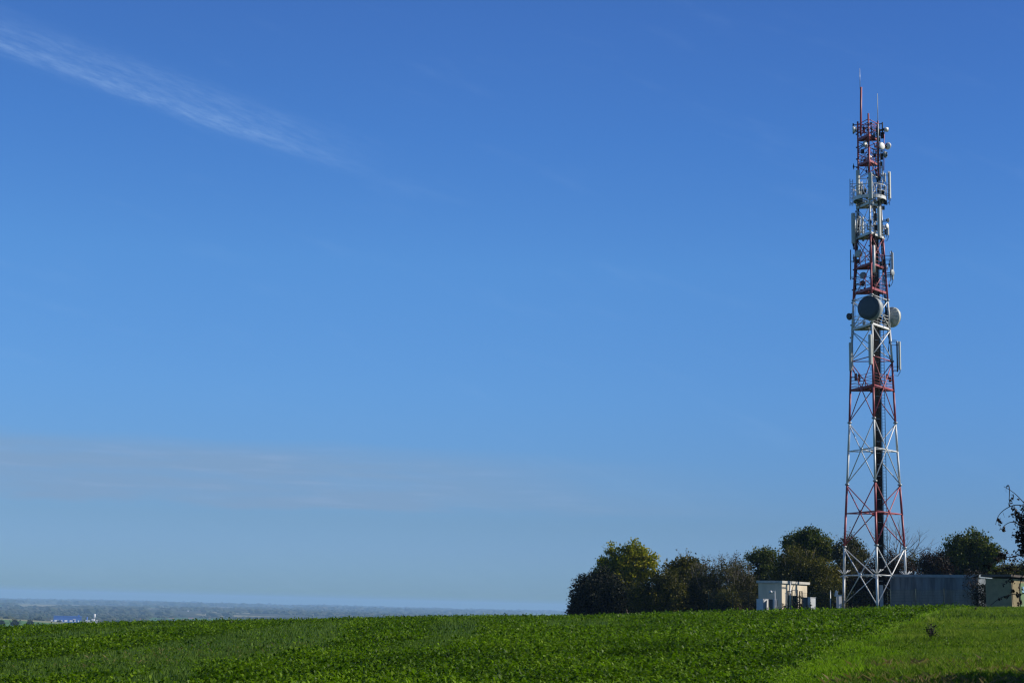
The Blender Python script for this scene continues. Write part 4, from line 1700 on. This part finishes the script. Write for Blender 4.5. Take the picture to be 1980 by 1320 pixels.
# ------------------------------------------------------------------ near tree and brambles at the right edge
NT = 62.0
tree('tree', 'near dark tree reaching in at the right edge of the picture', 'tree', NT, 2090, [(2010, 1000, 34, 26), (2020, 1045, 46, 36), (2060, 1010, 50, 44), (2010, 1085, 30, 24), (2090, 1060, 60, 60), (2000, 1020, 26, 20)],
     LM['brown'], clumps=1300, per=20, leaf=.11, sigma=.13, bark='darktwig', trunk_r=.10, hollow=.2)
base = gp(2075, 58)
root = empty('bramble_bush', base)
tag(root, 'arching bramble canes with withered leaves at the right edge', 'bush')
canes = [
    [(2080, 1060), (2010, 1010), (1980, 972), (1960, 952), (1941, 940)],
    [(2080, 1070), (2020, 990), (1985, 979), (1962, 976), (1942, 985), (1930, 998), (1925, 1014)],
    [(2080, 1080), (2010, 1030), (1968, 1012), (1955, 1009), (1944, 1014), (1936, 1023)],
    [(2085, 1120), (2020, 1090), (1980, 1072), (1957, 1077), (1935, 1075), (1920, 1086), (1914, 1096)],
    [(2085, 1130), (2020, 1098), (1980, 1095), (1950, 1097), (1925, 1101), (1905, 1105), (1890, 1112)],
    [(2090, 1140), (2030, 1120), (1985, 1145), (1960, 1148), (1935, 1155), (1915, 1170)],
    [(2080, 1110), (2000, 1085), (1965, 1100), (1957, 1130), (1959, 1168)],
    [(2080, 1080), (2010, 1085), (1978, 1110), (1972, 1140), (1970, 1172)],
    [(1957, 1077), (1940, 1068), (1934, 1070)],
    [(1946, 941), (1950, 938), (1952, 948), (1951.5, 966), (1953, 975)],
    [(1946, 941), (1945, 948), (1946, 952)],
    [(1955, 961), (1956, 969), (1960, 975)],
    [(1930, 998), (1931, 1012), (1935, 1020)],
    [(1939, 990), (1941, 996), (1943, 1000)],
    [(1962, 977), (1963, 988), (1963.5, 1000)],
    [(1950, 1097), (1936, 1088), (1928, 1078), (1940, 1080)],
    [(1980, 1095), (1960, 1110), (1944, 1125), (1930, 1128)],
    [(1925, 1101), (1912, 1098), (1906, 1090)],
]
mb = MB()
LP_ = []
for ci, cn in enumerate(canes):
    pts = [at(x, y, 59 + .2 * ((ci * 7) % 5)) for x, y in cn]
    # smooth the polyline
    sm = []
    for i in range(len(pts) - 1):
        p0, p1, p2, p3 = pts[max(i - 1, 0)], pts[i], pts[i + 1], pts[min(i + 2, len(pts) - 1)]
        for t in (0, .25, .5, .75):
            sm.append(.5 * ((2 * p1) + (p2 - p0) * t + (2 * p0 - 5 * p1 + 4 * p2 - p3) * t * t + (3 * p1 - p0 - 3 * p2 + p3) * t ** 3))
    sm.append(pts[-1])
    n = len(sm)
    r0 = .026 if len(cn) > 4 else .008
    mb.tube(sm, [r0 * (1 - .65 * i / (n - 1)) for i in range(n)], 5, cap=False)
    if ci >= 3 and ci <= 8 or ci > 14:
        for _ in range(9 if ci in (3, 4, 5) else 5):
            LP_.append(tuple(random.choice(sm[3:]) + Vector((random.gauss(0, .04), 0, -.05))))
mb.tube([base, base.lerp(at(2080, 1060, 59), .5) + Vector((.2, 0, 0)), at(2080, 1060, 59)], [.05, .04, .03], 6)
mb.tube([base, at(2085, 1130, 59)], [.05, .03], 6)
mb.build('canes', MAT['darktwig'], root, base)
for (x, y) in [(1958, 958), (1957.5, 963), (1953, 968), (1953, 973), (1959, 983), (1963.5, 984), (1960, 985), (1932, 1008), (1934, 1012), (1930, 1004), (1936, 1011), (1938, 1022), (1942, 1020), (1941, 1024), (1944, 1081), (1940, 1088), (1954, 1082), (1957, 1090), (1963, 1086), (1950, 1070), (1976, 1135), (1975, 1142), (1972, 1160), (1970, 1168), (1974, 1165)]:
    LP_.append(tuple(at(x, y, 59.3)))
Q = leafclumps(np.array(LP_), 5, .045, .12, droop=1.0)
quads('withered_leaves', Q, len(Q), LM['brown'], root, base)

# shrubs just outside the right edge that shade the near corner
tree('shrub', 'leafy shrub on the bank just past the right edge', 'shrub', 22.5, 2190, [(2150, 1240, 110, 90), (2260, 1180, 150, 130), (2110, 1300, 70, 50)], LM['deep'],
     clumps=500, per=18, leaf=.06, sigma=.08, trunk_r=.04)

# dark weed clump standing in the verge, and a small one further up
for (px, py, w, h, lab) in [(1801, 1238, 15, 26, 'dark twiggy weed standing alone in the bright grass bank'), (1887, 1181, 5, 8, 'tiny dark weed high on the grass bank near the grey building')]:
    gx, gy = ground_hit(px, py)
    b = Vector((gx, gy, float(H(gx, gy))))
    k = hypot(gx, gy) / F
    n = int(w * h * .35)
    C = np.array([(b.x + random.gauss(0, w * k * .38), b.y + random.gauss(0, w * k * .3), b.z + random.random() ** 1.6 * h * k * 1.15) for _ in range(int(n * .5))])
    root = empty('weed', b)
    tag(root, lab, 'plant')
    Q = leafclumps(C, 5, .03, .035)
    quads('foliage', Q, len(Q), LM['dark'], root, b)
    mb = MB()
    for q in range(16):
        a = random.uniform(-1, 1)
        t = b + Vector((a * w * k * .55, random.gauss(0, .1), h * k * random.uniform(.7, 1.25)))
        mb.tube([b, b.lerp(t, .5) + Vector((0, 0, .05)), t], [.008, .006, .004], 4)
    mb.build('stems', MAT['darktwig'], root)

def on_ray(px, py, zmax=25000):
    """where the ray meets the plain (distance), for far things"""
    d = ray(px, py)
    h = hypot(d.x, d.y)
    s = np.linspace(900, 19500, 4000)
    zz = EYE.z + d.z / h * s
    hz = H(d.x / h * s, d.y / h * s)
    b = np.nonzero(zz <= hz)[0]
    D = float(s[b[0]]) if len(b) else 19000.0
    return Vector((d.x / h * D, d.y / h * D, float(H(d.x / h * D, d.y / h * D)))), D



# ------------------------------------------------------------------ far plain: woods and buildings
ico = []
t_ = (1 + sqrt(5)) / 2
iv = np.array([(-1, t_, 0), (1, t_, 0), (-1, -t_, 0), (1, -t_, 0), (0, -1, t_), (0, 1, t_), (0, -1, -t_), (0, 1, -t_), (t_, 0, -1), (t_, 0, 1), (-t_, 0, -1), (-t_, 0, 1)]) / sqrt(1 + t_ * t_)
fi = np.array([(0, 11, 5), (0, 5, 1), (0, 1, 7), (0, 7, 10), (0, 10, 11), (1, 5, 9), (5, 11, 4), (11, 10, 2), (10, 7, 6), (7, 1, 8), (3, 9, 4), (3, 4, 2), (3, 2, 6), (3, 6, 8), (3, 8, 9), (4, 9, 5), (2, 4, 11), (6, 2, 10), (8, 6, 7), (9, 8, 1)])
HOUSES = [(1, 1180.5, 2, 1.4), (45, 1187.4, 2, 1), (84, 1187.3, 1.6, 1), (88, 1187.6, 2, 1), (205.5, 1199, 2, 1), (222.5, 1197.5, 2, 1.2), (253, 1197.5, 1.8, 2), (272, 1197.4, 3, 1.8), (276, 1177.6, 1.5, .9), (291.5, 1177.4, 1.6, 1),
                        (320.5, 1194.6, 4, 1.8), (354, 1197.3, 3, 1), (331, 1195.4, 9, 1), (405, 1196.3, 3, 1.4), (387, 1180.5, 6, .6), (398, 1180.8, 5, .7), (443, 1184, 1.5, 1), (454, 1184.8, 1.5, 1)]
CLEAR = [(h[0], h[1] + h[3] / 2, h[2]) for h in HOUSES] + [(29, 1183, 3), (369, 1197, 9), (429, 1196.5, 5), (363.5, 1182.6, 3), (315, 1175, 2), (318.3, 1177.5, 2), (321.5, 1178, 2), (410, 1179.4, 2), (413.4, 1179.4, 2), (613, 1183.2, 2), (396.5, 1192.5, 1)]
PTS = []
for n, r0, r1, sz in ((5200, 2500, 5200, 5.5), (5200, 5000, 10500, 11), (3600, 10000, 19000, 20)):
    r = r0 + (r1 - r0) * rng.random(n)
    a = np.radians(-21 + 27 * rng.random(n))
    x, y = r * np.sin(a), r * np.cos(a)
    nz = vnoise(x, y * .45, 260, 51) * .5 + vnoise(x, y * .3, 900, 52) * .5
    keep = nz > .49
    # keep the surroundings of the factory and the village strip more open
    pxs_ = 990 + np.tan(a) * F
    keep &= ~((r > 2500) & (r < 3150) & (pxs_ > 60) & (pxs_ < 260))
    for (cpx, cpy, cw) in CLEAR:
        _, cD = on_ray(cpx, cpy)
        keep &= ~((np.abs(pxs_ - cpx) < cw * .5 + 1.5 + sz * .25) & (r > cD * .62) & (r < cD + 60))
    x, y = x[keep], y[keep]
    s = sz * (.6 + .8 * rng.random(len(x)))
    z = H(x, y)
    V = iv[None] * np.stack([s * 1.5, s * 1.5, s * .75], -1)[:, None] * (1 + .18 * rng.normal(0, 1, (len(x), 12, 1))) + np.stack([x, y, z + s * .2], -1)[:, None]
    PTS.append(V[:, fi].reshape(-1, 3))
V = np.concatenate(PTS)
o = quads('far_woods', V, len(V) // 3, LM['farwood'], per=3)
tag(o, 'woodland spread over the hazy plain', kind='stuff')

# a few separate tree clumps on the near fields at the far left
for i, (px, D, s, lab) in enumerate([(3, 1500, 4.0, 'dark round tree in the far fields, cut by the left edge'), (29, 1500, 5.2, 'largest dark round tree in the far left fields'), (58, 1500, 4.2, 'dark round tree in the far fields left of the blue factory'),
                                     (72, 2500, 9, 'hazy spreading tree in the far fields near the blue factory'), (114, 2300, 4, 'low dark tree in front of the blue factory')]):
    d = ray(px, 1204 if D < 2000 else (1200.5 if px == 72 else 1202))
    hh = hypot(d.x, d.y)
    b = Vector((d.x / hh * D, d.y / hh * D, float(H(d.x / hh * D, d.y / hh * D))))
    zc = EYE.z + d.z / hh * D
    root = empty('distant_tree', b)
    tag(root, lab, 'tree')
    hgt = max(zc - b.z, s)
    C = np.array([(b.x + random.gauss(0, s * .35), b.y + random.gauss(0, s * .35), zc + random.gauss(0, s * .28)) for _ in range(110)])
    Q = leafclumps(C, 8, s * .12, s * .22)
    quads('crown', Q, len(Q), LM['dark'], root, b)
    mb = MB()
    mb.tube([b, (b.x, b.y, zc)], [.5, .3], 6)
    mb.build('trunk', MAT['bark'], root)


# blue factory
D = 2950.0
def farp(px, D):
    d = ray(px, eyeline(px)); h = hypot(d.x, d.y)
    return Vector((d.x / h * D, d.y / h * D, float(H(d.x / h * D, d.y / h * D))))
a, b = farp(107, D), farp(161, D)
ex = (b - a); ex.z = 0
L = ex.length; ex.normalize(); ey = Vector((-ex.y, ex.x, 0))
z0 = min(a.z, b.z)
k = D / F
zbase = at(134, 1201.5, D).z
z0 = max(z0, zbase - 6) if zbase > z0 else z0
zb = zbase
h = 9.5 * k
root = empty('factory', (a.x, a.y, z0 - 2))
tag(root, 'long bright blue factory with white openings on the far plain', 'factory')
mb = MB()
bx(mb, a, ex, ey, 0, L, 0, 30, z0 - 2, zb + h)
mb.build('wall', MAT['blue'], root)
mb = MB()
bx(mb, a, ex, ey, -.4, L + .4, -.4, 30.4, zb + h, zb + h + .8)
mb.build('roof', MAT['blue'], root)
mb = MB()
bx(mb, a, ex, ey, L - 7, L - 4, 3, 8, zb + h + .8, zb + h + 3.4)
mb.build('chimney', MAT['blue'], root)
for s, w in ((109, 8), (120.5, 2.5), (126.5, 5), (135.5, 5), (144, 2), (150, 2)):
    mb = MB()
    x0 = (s - 107) * k
    bx(mb, a, ex, ey, x0, x0 + w * k, -.25, 0, zb + .2, zb + 3.0 * k)
    mb.build('window', MAT['farglass'], root)
mb = MB()
bx(mb, a, ex, ey, 34 * k, 39 * k, -.25, 0, zb + 4.2 * k, zb + 5.4 * k)
mb.build('sign_band', MAT['farwhite'], root)

a = farp(171.5, D)
root = empty('silo', (a.x, a.y, zb - 4)); tag(root, 'slim blue silo tower right of the blue factory', 'silo')
mb = MB(); mb.tube([(a.x, a.y, zb - 4), (a.x, a.y, zb + 9 * k)], 1.1, 10); mb.build('shaft', MAT['blue'], root)
mb = MB(); mb.lathe((a.x, a.y, zb + 9 * k), (0, 0, 1), [(0, 1.2), (1, .3)], 10); mb.build('cap', MAT['blue'], root)
a = farp(185.5, D)
root = empty('water_tower', (a.x, a.y, zb - 4)); tag(root, 'pale water tower on a slender stem right of the factory', 'water tower')
mb = MB(); mb.tube([(a.x, a.y, zb - 4), (a.x, a.y, zb + 8 * k)], .9, 10); mb.build('stem', MAT['farwhite'], root)
mb = MB(); mb.lathe((a.x, a.y, zb + 6.5 * k), (0, 0, 1), [(0, .9), (3.2 * k, 2.0 * k), (8.5 * k, 2.1 * k), (8.8 * k, .8 * k)], 16); mb.build('tank', MAT['farwhite'], root)


def far_house(name, label, cat, px, py, wpx, hpx, group=None, wall='farwhite', roof='fartile', D=None):
    if D is None:
        p, D = on_ray(px, py)
    k = D / F
    c = at(px, py, D)
    g0 = float(H(c.x, c.y))
    w, h = wpx * k, hpx * k
    root = empty(name, (c.x, c.y, g0))
    tag(root, label, cat, group)
    d = Vector((c.x, c.y, 0)).normalized(); r = Vector((d.y, -d.x, 0))
    zb_ = min(g0, c.z - h / 2) - .5
    zt_ = c.z + h / 2
    mb = MB()
    o_ = c - r * (w / 2)
    bx(mb, o_, r, d, 0, w, 0, w * .7 + 3, zb_, zt_)
    mb.build('wall', MAT[wall], root)
    mb = MB()
    A = [o_ + r * a_ + d * b_ for a_, b_ in ((-.3, -.4), (w + .3, -.4), (w + .3, w * .7 + 3.4), (-.3, w * .7 + 3.4))]
    A = [Vector((q.x, q.y, zt_ + .01)) for q in A]
    rid = [Vector(((A[0] + A[3]) / 2)) + Vector((0, 0, h * .35 + .5)), Vector(((A[1] + A[2]) / 2)) + Vector((0, 0, h * .35 + .5))]
    mb.quad([A[0], A[1], rid[1], rid[0]]); mb.quad([A[2], A[3], rid[0], rid[1]]); mb.quad([A[1], A[2], rid[1]]); mb.quad([A[3], A[0], rid[0]]); mb.quad(A[::-1])
    mb.build('roof', MAT[roof], root)
    return root


far_house('white_hall', 'low white hall between the blue silo and the water tower', 'building', 169.5, 1200.2, 8, 1.0, roof='farwhite', D=2900)
far_house('white_hall', 'upper white flat hall just left of the water tower', 'building', 180.5, 1197.4, 6, .9, roof='farwhite', D=3100)
far_house('white_hall', 'lower white hall at the foot of the water tower', 'building', 184.5, 1200.2, 8, 1.0, roof='farwhite', D=2880)
far_house('white_shed', 'tiny white shed in the fields just left of the blue factory', 'shed', 100, 1199.5, 2.4, 1, roof='farwhite', D=2900)
far_house('chapel', 'small bright white gabled building in the woods at far left', 'building', 29, 1181.3, 2.6, 3.2, roof='farwhite')
G1 = 'pale houses scattered over the far plain'
LBL = 'tiny pale house among the woods of the far plain'
for (px, py, w, h) in HOUSES:
    far_house('house', LBL, 'house', px, py, w, h, G1)
far_house('house', 'larger cream house just above the crop edge, left of centre', 'house', 369, 1196, 9, 2.4)
far_house('house', 'cream house with orange roof at the crop edge', 'house', 429, 1195.6, 4.5, 1.8)
far_house('white_dome', 'single bright white spot of a building in the mid plain', 'building', 363.5, 1181.7, 3, 1.8, roof='farwhite')
for i, (px, py, w, h, lab) in enumerate([(315, 1173.4, 1.6, 3.2, 'highest of three bright white silos on the far plain'), (318.3, 1176, 1.8, 3.0, 'middle of three bright white silos on the far plain'), (321.5, 1176.8, 1.8, 2.4, 'lowest, rightmost of three bright white silos on the far plain'),
                                         (410, 1177.6, 1.4, 3.6, 'left of a pair of slim white towers on the far plain'), (413.4, 1177.6, 1.4, 3.6, 'right of a pair of slim white towers on the far plain'), (613, 1181.5, 1.2, 3.4, 'single slim pale tower on the hazy plain'), (396.5, 1189, .8, 7, 'thin chimney standing over the village roofs')]):
    p, D = on_ray(px, py + h / 2)
    k = D / F
    root = empty('silo', p); tag(root, lab, 'silo' if i < 3 else 'tower')
    zt = at(px, py - h / 2, D).z
    mb = MB(); mb.tube([(p.x, p.y, p.z - 1), (p.x, p.y, zt)], w * k / 2, 12); mb.build('shaft', MAT['farwhite' if i < 6 else 'roofslab'], root)
    mb = MB(); mb.lathe((p.x, p.y, zt), (0, 0, 1), [(0, w * k * .5), (w * k * .3, .3)], 12); mb.build('cap', MAT['farwhite' if i < 6 else 'roofslab'], root)
